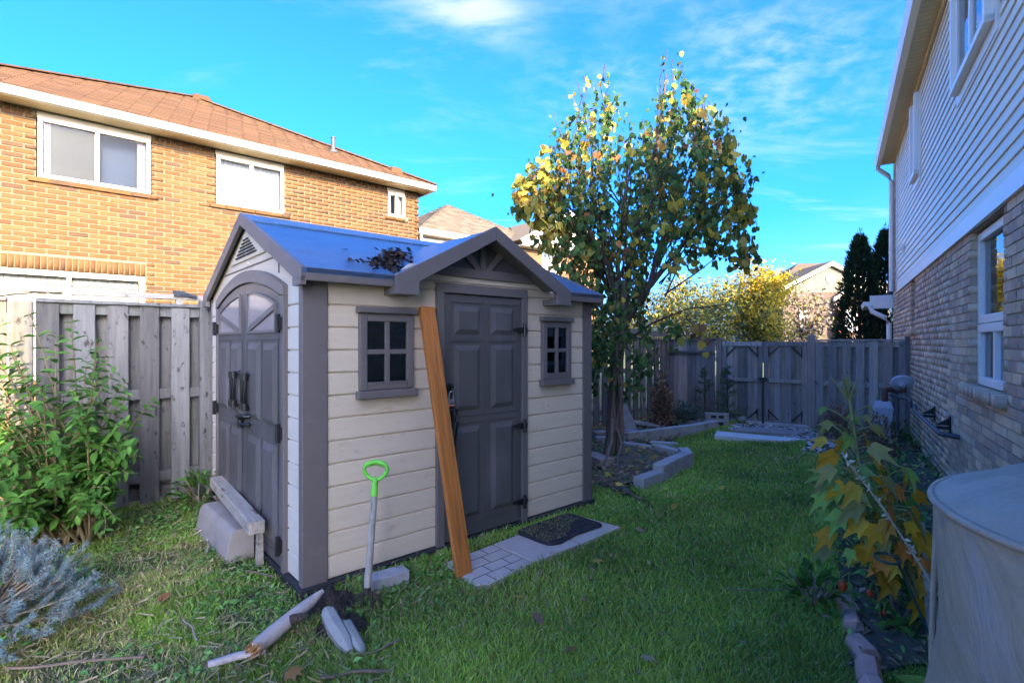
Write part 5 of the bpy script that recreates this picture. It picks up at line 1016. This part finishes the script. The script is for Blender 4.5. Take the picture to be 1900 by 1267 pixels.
# trees and shrubs beyond the back fence --------------------------------------
def crown_tree(name, label, cat, base, h_, rx, rz, zc, n, size, pal, group=None, trunk_r=.07, mix=None, dens=7, zlow=.4, sq=1.):
    t = thing(name, label, cat, base, 0, group); tk = MB(); tk.tube([(0, 0, -.1), (.02, 0, h_*.25), (-.03, .03, h_*.55), (.0, 0, h_*.85)], [trunk_r, trunk_r*.8, trunk_r*.5, trunk_r*.2], 8)
    cl = []
    for i in range(dens):
        a = random.uniform(0, 6.28); r_ = math.sqrt(random.random()); z = random.uniform(-1, 1); q = Vector((math.cos(a)*r_*rx, math.sin(a)*r_*rx*.7, zc+z*rz)); f = math.sqrt(max(0, 1-(z*.95)**2)); q.x *= max(f, .3); q.y *= max(f, .3); cl.append(q)
        tk.tube(wob((0, 0, max(.3, q.z*.5)), q, 4, .08*rx), [trunk_r*.4, trunk_r*.3, trunk_r*.22, trunk_r*.15, trunk_r*.08], 5, False)
    tk.build('trunk', M['bark'], t, smooth=60); sets = [[] for _ in pal]
    for i in range(n):
        c = random.choice(cl); p = c+Vector((random.gauss(0, rx*.22), random.gauss(0, rx*.22), random.gauss(0, rz*.22))); 
        if p.z < zlow: continue
        k = mix(p) if mix else random.randrange(len(pal)); sets[k].append(orient(p, up_rand()+Vector((0, 0, -.5)), up_rand()+Vector((0, -.3, .8)), size*random.uniform(.6, 1.3)))
    for ms, (m_, nm_) in zip(sets, pal):
        if ms: V, F = batch(OV3[0], OV3[1], ms); o = np_mesh('crown', V, F, m_, t); o['kind'] = 'stuff'
    return t
YB_ = leafmat('leaf_bright_yellow', [(.595, .442, .048), (.538, .365, .038), (.480, .384, .058), (.634, .499, .077)], .45); GY = leafmat('leaf_grey_green', [(.09, .13, .05), (.12, .16, .06), (.07, .11, .05), (.15, .18, .07)], .3)
crown_tree('yellow_tree', 'bright yellow autumn tree beyond the double gate', 'tree', (8.35, 17.5, 0), 3.8, 1.2, 1.15, 2.75, 6500, .13, [(YB_, 'y'), (GY, 'g')], mix=lambda p: 0 if random.random() < .45+.25*(p.z-2.2)+.3*(p.x > .2) else 1, dens=22)
crown_tree('green_shrub_tree', 'grey green and yellow tree beyond the fence right of the vine tree', 'tree', (5.85, 16.5, 0), 3.4, 1.35, 1.1, 2.3, 6500, .12, [(YB_, 'y'), (GY, 'g')], mix=lambda p: 0 if random.random() < .30 else 1, dens=22)
crown_tree('pale_shrub_tree', 'pale yellowish thin tree beyond the fence seen through the vine tree trunk', 'tree', (4.2, 17, 0), 3.0, 1.15, .9, 2.0, 2600, .12, [(Y_leaf, 'y'), (GY, 'g')], dens=16)
yt = crown_tree('thin_yellow_tree', 'thin pale branched tree with hanging yellow leaves in front of the far house', 'tree', (11.2, 19.5, 0), 3.2, 1.15, 1.1, 2.1, 1700, .16, [(YB_, 'y'), (O_leaf, 'o')], mix=lambda p: 0 if random.random() < .85 else 1, dens=16, trunk_r=.05)
yt.children[0].data.materials[0] = mat('pale_branch', [(.210, .165, .125)], (8, .2), rough=.8)
CED = leafmat('cedar_green', [(.018, .042, .018), (.025, .055, .022), (.014, .034, .016), (.035, .065, .024)], .15, .7)
def cedar(base, h_, r_, label, n):
    t = thing('cedar_tree', label, 'cedar', base, 0, 'columnar cedars beyond the fence'); MB().tube([(0, 0, -.1), (0, 0, h_*.9)], [.07, .015], 8).build('trunk', M['bark'], t); ms = []
    for i in range(n):
        z = random.random()**.85; a = random.uniform(0, 6.28); k = (1-z)**.62*(1+.22*math.sin(5*a+z*9)+.15*math.sin(9*a-z*17)) if z > .12 else .92; rr = r_*k*math.sqrt(random.uniform(.35, 1.)); p = Vector((math.cos(a)*rr, math.sin(a)*rr, .05+z*h_)); d = Vector((math.cos(a)*.6, math.sin(a)*.6, .9+random.gauss(0, .3)))
        ms.append(orient(p, d, up_rand(), (random.uniform(.05, .09), random.uniform(.10, .2), .1)))
    for i in range(40): ms.append(orient((random.gauss(0, .03), random.gauss(0, .03), h_*random.uniform(.94, 1.06)), (random.gauss(0, .3), random.gauss(0, .3), 1), up_rand(), (.03, .12, .1)))
    V, F = batch(OV3[0], OV3[1], ms); o = np_mesh('crown', V, F, CED, t); o['kind'] = 'stuff'
cedar((9.35, 13.9, 0), 4.25, .74, 'dark columnar cedar with the bluish lit left edge', 9000); cedar((10.25, 14.2, 0), 4.45, .72, 'taller dark cedar close to the white downspout', 7500)
# shrubs at the foot of the back fence
def conifer(base, h_, r_, label, n, m_, name='young_conifer', cat='conifer'):
    t = thing(name, label, cat, base); MB().tube([(0, 0, -.05), (0, 0, h_)], [.018, .004], 6).build('trunk', M['bark'], t); ms = []; bm2 = MB()
    for i in range(n//60):
        z = random.uniform(.08, .95)*h_; a = random.uniform(0, 6.28); e = Vector((math.cos(a), math.sin(a), .25))*r_*(1.05-z/h_)*random.uniform(.7, 1.1)+Vector((0, 0, z)); b0 = Vector((0, 0, z)); bm2.tube([b0, e], [.006, .002], 4, False)
        for k in range(60): q = b0.lerp(e, random.uniform(.12, 1)); ms.append(orient(q, (e-b0).normalized()*.6+up_rand()*.8, up_rand(), (.014, random.uniform(.03, .06), .03)))
    bm2.build('branch', M['twig'], t); V, F = batch(OV3[0], OV3[1], ms); o = np_mesh('needles', V, F, m_, t); o['kind'] = 'stuff'
NG = leafmat('needle_green', [(.098, .154, .084), (.126, .182, .105), (.077, .126, .070)], .1, .7)
conifer((3.98, 9.55, 0), 1.10, .42, 'thin young conifer growing against the left leaf of the double gate', 3000, NG)
conifer((3.62, 9.72, 0), 1.05, .36, 'thin young conifer growing against the dark corner fence panel', 2200, NG)
def bushy(base, r_, h_, n, size, m_, label, name='low_bush', cat='bush', tm=OV3, grp=None):
    t = thing(name, label, cat, base, 0, grp); ms = []; q = MB()
    for i in range(14): a = random.uniform(0, 6.28); q.tube(wob((0, 0, -.03), (math.cos(a)*r_*.7, math.sin(a)*r_*.7, h_*random.uniform(.5, .9)), 3, .02), .006, 4, False)
    for i in range(n):
        d = up_rand(); d.z = abs(d.z); rr = random.uniform(.45, 1.0); ms.append(orient((d.x*r_*rr, d.y*r_*rr, d.z*h_*rr+.02), d+up_rand()*.6, (random.gauss(0, .4), random.gauss(0, .4), 1), size*random.uniform(.6, 1.2)))
    q.build('stem', M['twig'], t); V, F = batch(tm[0], tm[1], ms); o = np_mesh('foliage', V, F, m_, t); o['kind'] = 'stuff'; return t
bushy((3.05, 9.35, 0), .42, .42, 1500, .06, leafmat('grey_green_needle', [(.10, .15, .10), (.13, .18, .13), (.07, .11, .07)], .15, .7), 'low spreading grey green evergreen at the corner fence panel')
bt_ = bushy((2.62, 9.05, 0), .20, .95, 1400, .075, B_leaf, 'dead brown shrub standing before the fence', 'dead_shrub', 'shrub')
bushy((5.05, 8.05, 0), .30, .55, 1300, .055, B_leaf, 'wide brown dried hydrangea beyond the orange plant', 'hydrangea', 'hydrangea'); bushy(rh(8.75, .55), .22, .56, 900, .055, B_leaf, 'round brown dried hydrangea in front of the gas meter', 'hydrangea', 'hydrangea')

# orange and green plant at the right --------------------------------------------
HB = Vector((2.05, 2.62, 0)); HP = thing('autumn_hibiscus', 'tall leaning plant with big green to orange lobed leaves at the right bed', 'plant', HB); WH = np.array(Matrix.Translation(HB)); HP.scale = (1.1, 1.1, 1.1)
HL = palmate([(0, 1.0), (7, .72), (14, .54), (24, .50), (36, .70), (44, .46), (62, .32), (100, .26), (150, .14), (176, .06)], .20, .75, .10)
hg = leafmat('hibiscus_green', [(.204, .366, .081), (.265, .428, .091), (.173, .305, .081)], .35); hol = leafmat('hibiscus_olive', [(.343, .312, .094), (.406, .343, .109), (.296, .265, .094)], .35); hor = leafmat('hibiscus_orange', [(.750, .317, .055), (.750, .254, .055), (.750, .444, .063)], .4); hye = leafmat('hibiscus_yellow', [(.700, .331, .027), (.628, .274, .027)], .4)
stm = MB(); stemm = mat('green_stem', [(.22, .22, .08)], (8, .15), rough=.6)
st1 = [(.12, -.06, -.02), (-.02, .02, .25), (-.14, .06, .5), (-.20, .1, .8), (-.235, .12, 1.13)]; st2 = [(.08, -.02, 0), (-.02, .0, .3), (-.14, -.02, .55), (-.30, -.02, .80)]; st3 = [(.1, .05, 0), (.02, .05, .3), (-.05, .05, .6), (-.10, .08, .85)]
for s_, r_ in ((st1, .014), (st2, .012), (st3, .011)): stm.tube(s_, [r_*(1-.55*i/(len(s_)-1)) for i in range(len(s_))], 8, False)
hl = {'g': [], 'l': [], 'o': [], 'y': []}
def hleaf(at, dirx, diry, dz, s_, k):
    at = Vector(at); d = Vector((dirx, diry, dz)).normalized(); e = at+d*.10+Vector((0, 0, .02)); stm.tube([at, at.lerp(e, .5)+Vector((0, 0, .01)), e], .0035, 4, False); hl[k].append(orient(e, Vector((d.x, d.y, d.z-.85)), (random.gauss(0, .45), -.65, .8), s_*.64))
top = Vector((-.235, .12, 1.0))
for i in range(24):
    a = i*2.4; hleaf(top+Vector((0, 0, -.018*i)), math.cos(a), math.sin(a)*.8, .35, random.uniform(.11, .19) if i > 2 else .09, random.choice('ggll') if i < 8 else random.choice('gloy'))
for i in range(22):
    a = i*2.4+1; hleaf(top+Vector((.02, -.01, -.28-.021*i)), math.cos(a), math.sin(a)*.8, .15, random.uniform(.12, .21), random.choice('gglyo'))
e3 = Vector((-.30, -.02, .78))
for i in range(24):
    a = i*2.4+.4; hleaf(e3+Vector((.012*i, 0, -.019*i)), math.cos(a), math.sin(a)*.8-.2, .1, random.uniform(.12, .21), random.choice('olooly'))
for i in range(22):
    a = i*2.4; hleaf(Vector((-.14+.007*i, 0, .60-.019*i)), math.cos(a), math.sin(a)*.8-.3, -.1, random.uniform(.12, .21), random.choice('oyoy'))
for i in range(14): a = i*2.4+2; hleaf(Vector((-.08, .08, .80-.04*i)), math.cos(a)+.4, math.sin(a)*.8, .1, random.uniform(.14, .2), random.choice('gloy'))
for k in range(16): stm.tube([top+Vector((0, 0, .08)), top+Vector((random.gauss(0, .04), random.gauss(0, .03), .10+random.uniform(.03, .12)))], .003, 4, False)
stm.build('stem', stemm, HP, smooth=60)
for k, m_ in (('g', hg), ('l', hol), ('o', hor), ('y', hye)): leaves(HP, WH, 'foliage', m_, HL, hl[k], 60, 'hib')
# support hoop, dry stalk, wooden sticks
o = MB().tube([(.16, .0, -.05), (.0, 0, .33), (-.10, 0, .56)], .006, 8).tube([(-.10+.052*math.cos(a)-.05, .05*math.sin(a), .575+.006*math.sin(a)) for a in np.linspace(0, 5.9, 26)], .006, 8).build('plant_support', mat('dark_green_wire', [(.015, .07, .065)], (5, .1), rough=.35, rand=0), None, smooth=70); o.location = (1.95, 2.48, -.11); tag(o, 'dark green plant support with a round loop among the orange leaves', 'plant support')
DS = thing('dry_stalk', 'dry pale flower stalk leaning across the orange leaved plant', 'dry stalk', (2.10, 2.35, .0)); q = MB(); pth = [(.0, 0, .0), (-.08, .0, .22), (-.24, .02, .50), (-.40, .03, .75), (-.56, .05, .97)]; q.tube(pth, [.006, .006, .005, .004, .002], 6); ms = []
q.build('stalk', mat('straw', [(.50, .42, .30)], (9, .1), rough=.8, rand=.1), DS)
for i in range(70): t = random.uniform(.48, 1)*4; j = min(int(t), 3); p = Vector(pth[j]).lerp(Vector(pth[j+1]), t-j); ms.append(orient(p, up_rand()+Vector((-.2, 0, .5)), up_rand(), random.uniform(.014, .032)))
V, F = batch(OV3[0], OV3[1], ms); o = np_mesh('husks', V, F, MATS['straw'], DS); o['kind'] = 'stuff'
for p, q_, r_, lab in (((2.03, 2.5, 0), (2.0, 2.52, .62), .012, 'upright grey wooden stick behind the dry stalk'), ((2.05, 2.42, 0), (1.97, 2.46, .40), .018, 'thick grey weathered stake beside the grill cover')):
    o = MB().tube(wob(p, q_, 5, .006), r_, 8).build('wooden_stick', M['oldwood'], None, smooth=60); tag(o, lab, 'stick')
# lanterns, lime leaf, small weeds
for x, y, z, s_, lab in ((1.74, 2.72, .22, 1., 'largest red orange lantern fruit hanging over the lawn edge'), (1.87, 2.70, .19, .8, 'red orange lantern fruit half hidden behind a green leaf'), (1.93, 2.68, .10, .6, 'small red orange lantern fruit low under the plant')):
    t = thing('lantern_fruit', lab, 'lantern fruit', (x, y, z)); b_ = MB()
    n = 10; prof = [(.003, -.032), (.013, -.02), (.021, -.002), (.02, .012), (.010, .024), (.002, .028)]; V = []; F = []
    for i, (r_, zz_) in enumerate(prof):
        for j in range(n): a = j*2*math.pi/n; k = 1.12 if j % 2 else .88; V.append((r_*k*math.cos(a)*s_, r_*k*math.sin(a)*s_, zz_*s_))
    for i in range(len(prof)-1):
        for j in range(n): F.append((i*n+j, i*n+(j+1) % n, (i+1)*n+(j+1) % n, (i+1)*n+j))
    b_.add(V, F); b_.build('husk', mat('lantern_red', [(.62, .075, .02)], (30, .12), rough=.5, trans=.25, rand=0), t); MB().tube([(0, 0, .026*s_), (.004, 0, .05), (.03, .0, .07), (.07, .01, -z+.0)], .0025, 5).build('stalk', stemm, t)
HO = thing('lime_hosta', 'lime green wrinkled leaf clump at the bottom by the grill cover', 'hosta', (1.62, 2.02, 0)); hm = mat('lime_leaf', [(.30, .40, .045), (.34, .43, .05), (.26, .37, .05)], (16, .16), rough=.5, bump=(26, .6, .006), trans=.3, rand=.08)
HOL = ovate(.82, .08, .5, (0, .12, .3, .5, .7, .88, 1), (.1, .62, .95, 1, .8, .42, 0))
for i, (a, s_) in enumerate(((-100, .17), (-60, .17), (-140, .17), (180, .17), (-20, .16), (30, .15), (90, .15), (-90, .12))):
    mm = orient((0, 0, .06+.012*i), (math.cos(R(a)), math.sin(R(a)), .25), (0, 0, 1), s_); o = MB().add(*HOL).build('leaf', hm, HO, smooth=80); o.matrix_local = Matrix(mm.tolist())
for i, (x, y, r_, h_, n, s_, lab) in enumerate(((1.72, 2.95, .17, .20, 90, .075, 'green leafy weed below the orange leaves at the lawn edge'), (2.08, 2.75, .20, .30, 110, .085, 'broad leaved green plant beside the wooden sticks'), (2.45, 3.35, .22, .55, 120, .10, 'taller green plant with narrow leaves behind the grill cover'), (2.9, 4.0, .26, .35, 150, .09, 'dim green ground plant in the middle of the right bed'), (3.7, 5.2, .3, .25, 150, .08, 'low green weeds farther along the right bed'), (5.9, 8.0, .28, .3, 160, .07, 'green weed clump at the foot of the fence by the meter'))):
    bushy((x, y, 0), r_, h_, n, s_, G_mid if i != 3 else G_dark, lab, 'weed_plant', 'weed', OV5)
bushy(sh(-.10, 2.35), .22, .34, 140, .08, G_mid, 'green weed growing between the fence post and the shed', 'weed_plant', 'weed', OV5)
# young plant of the neighbour
bushy(sh(.3, 5.2), .22, 2.05, 260, .05, leafmat('leaf_gold_green', [(.30, .28, .07), (.22, .22, .06), (.36, .26, .07)], .3), 'thin golden sapling top before the orange brick wall', 'sapling', 'sapling')

# grass, weeds and litter ---------------------------------------------------------
def clear_mask(x, y):
    ok = np.ones(x.shape, bool); dx = x-SHO.x; dy = y-SHO.y; c, s_ = math.cos(SHA), math.sin(SHA); u = dx*c+dy*s_; v = -dx*s_+dy*c
    ok &= ~((u > -.03) & (u < 2.68) & (v > -.04) & (v < 2.45)); ok &= v < 2.72
    ok &= ~inpoly(u, v, [(.84, -.24), (1.27, -.21), (2.21, -.16), (2.27, -.61), (1.78, -.625), (1.29, -.63), (.88, -.67), (.82, -.61)]); ok &= ~inpoly(x, y, BED); ok &= ~inpoly(x, y, GP)
    dx = x-RHO.x; dy = y-RHO.y; c, s_ = math.cos(RHA), math.sin(RHA); u2 = dx*c+dy*s_; v2 = -dx*s_+dy*c; ok &= (v2 > .03) & (u2 < 10.9); ok &= ~inpoly(x, y, RBED); ok &= ((x+1.03)/.17)**2+((y-2.97)/.13)**2 > 1; ok &= ((x+.9)/.15)**2+((y-2.74)/.11)**2 > 1
    return ok, u, v
def vnoise(x, y, s_, seed):
    r_ = np.random.default_rng(seed); out = 0
    for k in range(7): a = r_.uniform(0, 6.28); f = s_*r_.uniform(.5, 1.8); out = out+np.sin((x*math.cos(a)+y*math.sin(a))*f+r_.uniform(0, 6.28)+1.3*np.sin((x*math.sin(a)-y*math.cos(a))*f*.6+r_.uniform(0, 6.28)))
    return out/7
def grass():
    n = 520000; Y = 1.75+(rng.random(n)**1.9)*8.3; X = (rng.random(n)*2.15-1.08)*Y*1.02; dpt = np.ones(n)
    ok, u, v = clear_mask(X, Y); left = np.clip((.9-u-.9*(v < 0)*(-v)*.8)/1.2, 0, 1)*(X < .2)   # rough ground left of the shed and under the fork
    patch = vnoise(X, Y, 3.2, 5); bare = (patch > .12+.15*(1-left)) & (rng.random(n) < .70*left+.12); ok &= ~bare; X, Y, left, patch = X[ok], Y[ok], left[ok], patch[ok]; m = len(X)
    Z = hgt(X, Y)-.004; h_ = rng.uniform(.028, .062, m)*(1-.25*left)*(1+.35*vnoise(X, Y, 2.2, 9)); wd = rng.uniform(.0016, .0034, m)*np.clip(Y/2.6, .8, 2.6); a = rng.uniform(0, 6.28, m); la = rng.uniform(0, 6.28, m); ln = rng.uniform(.25, 1.05, m)*h_
    bx, by = np.cos(a)*wd, np.sin(a)*wd; lx, ly = np.cos(la)*ln, np.sin(la)*ln
    P = np.stack([np.stack([X-bx, Y-by, Z], 1), np.stack([X+bx, Y+by, Z], 1), np.stack([X-bx*.8+lx*.35, Y-by*.8+ly*.35, Z+h_*.6], 1), np.stack([X+bx*.8+lx*.35, Y+by*.8+ly*.35, Z+h_*.6], 1), np.stack([X+lx, Y+ly, Z+h_], 1)], 1).reshape(-1, 3)
    i = np.arange(m)[:, None]*5; F = np.concatenate([i+np.array([[0, 1, 3]]), i+np.array([[0, 3, 2]]), i+np.array([[2, 3, 4]])], 0)
    o = np_mesh('grass', P, F, None, None); o['kind'] = 'stuff'; tag(o, 'short green lawn grass with thin dry patches around the shed', 'grass')
    # natural colour per blade: fresh green, yellow green, straw
    g1, g2, st_ = np.array([.20, .42, .06]), np.array([.44, .56, .08]), np.array([.55, .45, .23]); t = np.clip(rng.normal(.35, .30, m)+.9*vnoise(X, Y, 1.3, 3), 0, 1)[:, None]; c = g1*(1-t)+g2*t
    dry = np.clip(.06+.42*left*(vnoise(X, Y, 2.6, 21) > -.05)+.75*np.clip(vnoise(X, Y, 1.9, 33)-.22, 0, 1)+.06, 0, .8); isd = rng.random(m) < dry; c[isd] = st_*rng.uniform(.6, 1.25, (isd.sum(), 1)); c *= rng.uniform(.6, 1.25, (m, 1))*(1+.55*vnoise(X, Y, 4.5, 41))[:, None]
    at = o.data.color_attributes.new('col', 'FLOAT_COLOR', 'POINT'); at.data.foreach_set('color', np.repeat(np.concatenate([c, np.ones((m, 1))], 1), 5, 0).astype(np.float32).ravel())
    g = bpy.data.materials.new('grass_blade'); g.use_nodes = True; tr = g.node_tree; b = tr.nodes['Principled BSDF']; vc = nd(tr, 'ShaderNodeVertexColor', layer_name='col'); tl = nd(tr, 'ShaderNodeBsdfTranslucent'); ms = nd(tr, 'ShaderNodeMixShader'); ms.inputs[0].default_value = .3
    tr.links.new(vc.outputs[0], b.inputs['Base Color']); tr.links.new(vc.outputs[0], tl.inputs[0]); b.inputs['Roughness'].default_value = .55; tr.links.new(b.outputs[0], ms.inputs[1]); tr.links.new(tl.outputs[0], ms.inputs[2]); tr.links.new(ms.outputs[0], tr.nodes['Material Output'].inputs[0]); o.data.materials.append(g)
grass()
def scatter(name, n, region, m, tm, smin, smax, label, cat, flat_=.5, zoff=.01, lift=.03):
    ms = []; k = 0
    while len(ms) < n and k < n*30:
        k += 1; x, y = region(); ok, u, v = clear_mask(np.array([x]), np.array([y]))
        if not ok[0] and name != 'bed_litter': continue
        d = up_rand(); d.z *= flat_; ms.append(orient((x, y, float(hgt(x, y))+zoff+random.random()*lift), d, Vector((random.gauss(0, .35), random.gauss(0, .35), 1)), random.uniform(smin, smax)))
    V, F = batch(tm[0], tm[1], ms); o = np_mesh(name, V, F, m, None, True); o['kind'] = 'stuff'; tag(o, label, cat)
def left_reg():
    while True:
        y = random.uniform(2.0, 5.2); x = random.uniform(-1.0, .1)*y
        u, v = sh_inv(x, y)
        if u < .0 or (v < 0 and u < .6 and v > -.6): return x, y
def clump(reg, n=40, s=.13):
    cs = [reg() for _ in range(n)]
    def f(): c = random.choice(cs); return c[0]+random.gauss(0, s), c[1]+random.gauss(0, s)
    return f
W_leaf = leafmat('weed_leaf', [(.105, .281, .070), (.140, .351, .079), (.088, .229, .061), (.194, .404, .105)], .3)
scatter('ground_weeds', 2600, clump(left_reg, 44, .11), W_leaf, OV3, .022, .055, 'small leafy weeds growing in the rough grass left of the shed', 'weeds', .5)
scatter('ground_weeds', 700, clump(lambda: (sh(random.uniform(.2, .95), random.uniform(-.4, -.1)).x, sh(random.uniform(.2, .95), random.uniform(-.4, -.1)).y), 16, .08), W_leaf, OV3, .02, .05, 'leafy weeds along the shed front wall behind the concrete block', 'weeds', .6)
scatter('ground_weeds', 500, clump(lambda: tuple(sh(random.uniform(2.3, 3.2), random.uniform(-.5, .1)))[:2], 14, .10), W_leaf, OV3, .02, .05, 'leafy weeds at the right end of the shed by the bed edge', 'weeds', .6)
scatter('lawn_litter', 420, lambda: (random.uniform(-1.2, 3.0), random.uniform(2.0, 8.0)), B_leaf, OV3, .018, .042, 'small dry leaf bits caught in the lawn grass', 'leaf bits', .3, .025)
scatter('lawn_litter', 130, lambda: (random.uniform(-1.2, 3.0), random.uniform(2.0, 8.0)), Y_leaf, OV3, .018, .04, 'small yellow leaf bits caught in the lawn grass', 'leaf bits', .3, .03)
scatter('clover', 2600, clump(lambda: (random.uniform(-.6, 1.6), random.uniform(2.0, 5.5)), 60, .10), W_leaf, OV3, .012, .028, 'clover leaves dotted through the lawn', 'clover', .3, .02)
scatter('dry_grass_litter', 2300, left_reg, mat('straw_litter', [(.28, .22, .12), (.22, .16, .09), (.34, .28, .17)], (12, .2), rough=.95), ([(-.03, 0, 0), (.03, 0, 0), (.03, 1, 0), (-.03, 1, .05)], [(0, 1, 2), (0, 2, 3)]), .04, .11, 'dry straw and clippings lying on the rough grass', 'straw', .2, .012)
def inb(P, x0, x1, y0, y1):
    def f():
        while True:
            x, y = random.uniform(x0, x1), random.uniform(y0, y1)
            if inpoly(np.array([x]), np.array([y]), P)[0]: return x, y
    return f
scatter('bed_litter', 1500, inb(BED, .8, 3.9, 4.6, 10.4), B_leaf, OV3, .03, .085, 'brown leaf litter covering the bed under the vine tree', 'leaf litter', .35, .045)
scatter('bed_litter', 260, inb(BED, .8, 3.9, 4.6, 10.4), Y_leaf, MAPLE, .04, .08, 'yellow fallen leaves in the bed under the vine tree', 'leaf litter', .3, .05)
scatter('bed_litter', 700, inb(BED, .8, 3.9, 4.6, 10.4), W_leaf, OV3, .025, .06, 'low green ground cover in the bed under the vine tree', 'ground cover', .6, .05)
scatter('bed_litter', 1500, inb(RBED, 1.5, 6.6, 1.9, 8.5), B_leaf, OV3, .03, .08, 'brown leaf litter covering the bed along the right house', 'leaf litter', .35, .04)
scatter('bed_litter', 1300, inb(RBED, 1.5, 6.6, 1.9, 8.5), W_leaf, OV3, .03, .08, 'green ground plants in the bed along the right house', 'ground cover', .8, .04, .10)
GLF = [(.035, 3.01, 0, 'y'), (.60, 3.53, 0, 'y'), (-1.28, 3.30, .01, 'o'), (-1.10, 2.83, .03, 'y'), (-.86, 2.83, .03, 'y'), (.16, 2.72, .01, 'b'), (-.78, 2.97, .02, 'y'), (2.10, 5.10, .01, 'y'), (1.78, 5.55, .01, 'y'), (2.35, 5.95, .0, 'y'), (2.62, 6.85, .0, 'y'), (2.75, 7.3, .0, 'y'), (-.72, 3.95, .0, 'o'), (1.70, 2.53, .01, 'b'), (-1.0, 2.30, .01, 'o'), (.62, 2.40, 0, 'b'), (.25, 2.42, .0, 'o'), (1.45, 4.55, 0, 'y'), (1.02, 4.05, 0, 'b'), (2.9, 6.1, 0, 'o'), (-1.95, 2.95, .01, 'o'), (-1.6, 3.7, .01, 'y'), (1.3, 4.95, .02, 'o'), (1.5, 5.08, .02, 'y')]
FLW = ['on the lawn in front of the rubber mat', 'at the outer corner of the paving slab by the mat', 'on the rough grass left of the broken log', 'against the pale bluish split log', 'between the two split logs and the soil clod', 'on the lawn a step right of the split logs', 'behind the fork tines', 'just below the lowest edging block', 'beside the tall edging block', 'on the lawn off the outer bend of the edging', 'on the lawn behind the bend of the edging', 'near the straight curb end on the lawn', 'pressed to the shed front wall', 'curled beside the pink edging bricks', 'near the splintered end of the log', 'on the lawn at the bottom middle', 'on the lawn below the rubber mat, close to the camera', 'on the lawn between mat and edging', 'on open lawn right of the paving', 'farthest out on the lawn toward the gate', 'on the rough grass before the kerb block', 'next to the short stake by the doors', 'in the weeds at the shed right corner', 'at the near end of the bed by the vine roots']
for FLI, (x, y, z, k) in enumerate(GLF):
    m_ = {'y': Y_leaf, 'o': R_leaf, 'b': B_leaf}[k]; word = {'y': 'yellow', 'o': 'rusty orange', 'b': 'brown'}[k]
    o = bpy.data.objects.new('fallen_leaf', unit_mesh('maple', m_, MAPLE[0], MAPLE[1], True)); link(o); o.matrix_world = Matrix(orient((x, y, float(hgt(x, y))+.055+z), (random.gauss(0, 1), random.gauss(0, 1), random.gauss(0, .12)), (random.gauss(0, .3), random.gauss(0, .3), 1), random.uniform(.055, .085)).tolist())
    tag(o, word+' fallen leaf '+FLW[FLI], 'leaf', 'fallen leaves on the lawn and bed')
for p, q_, r_, lab in (((-.55, 2.55, .03), (-.75, 2.45, .02), .006, 'pale curved twig lying near the two split logs'), ((-1.55, 2.55, .03), (-1.75, 2.75, .03), .005, 'straw coloured twig left of the broken log'), ((-1.5, 3.25, .03), (-1.72, 3.33, .03), .005, 'short straw twig on the grass before the double doors'), ((-2.3, 2.35, .02), (-1.72, 2.42, .03), .006, 'long thin pale twig along the bottom left'), ((-.85, 2.28, .02), (-.55, 2.33, .02), .008, 'dark twig at the bottom near the watermark area'.replace('near the watermark area', 'edge of the lawn')), ((1.25, 3.05, .05), (1.85, 2.78, .16), .003, 'thin pale grass stalk reaching across the lawn to the lantern plant'), ((-2.05, 3.75, .03), (-1.7, 4.1, .12), .006, 'curved dry stalk near the fence foot')):
    o = MB().tube(wob(p, q_, 6, .02), r_, 6).build('twig', M['twig'], None, smooth=60); tag(o, lab, 'twig')
o = MB().tube([(0, 0, 0), (.05, .02, .012), (.10, .03, .006)], [.018, .02, .012], 8).build('white_debris', STN, None, smooth=60); o.location = (1.66, 2.16, .02); tag(o, 'small white debris piece between edging bricks and lime leaves', 'debris')
o = MB().tube([(0, 0, 0), (.01, .0, .06)], [.03, .02], 10).build('white_cup', STN, None, smooth=60); o.location = (1.86, 2.2, .0); o.rotation_euler = (R(25), R(-20), 0); tag(o, 'small white cup shaped piece by the grill cover', 'cup')
o = MB().tube([(0, 0, 0), (0, .02, .05), (0, .01, .12)], [.012, .013, .007], 8).build('white_stub', STN, None, smooth=60); o.location = (-2.15, 3.65, .02); o.rotation_euler = (R(30), R(15), 0); tag(o, 'little white broken stub on the grass before the kerb block', 'stub')
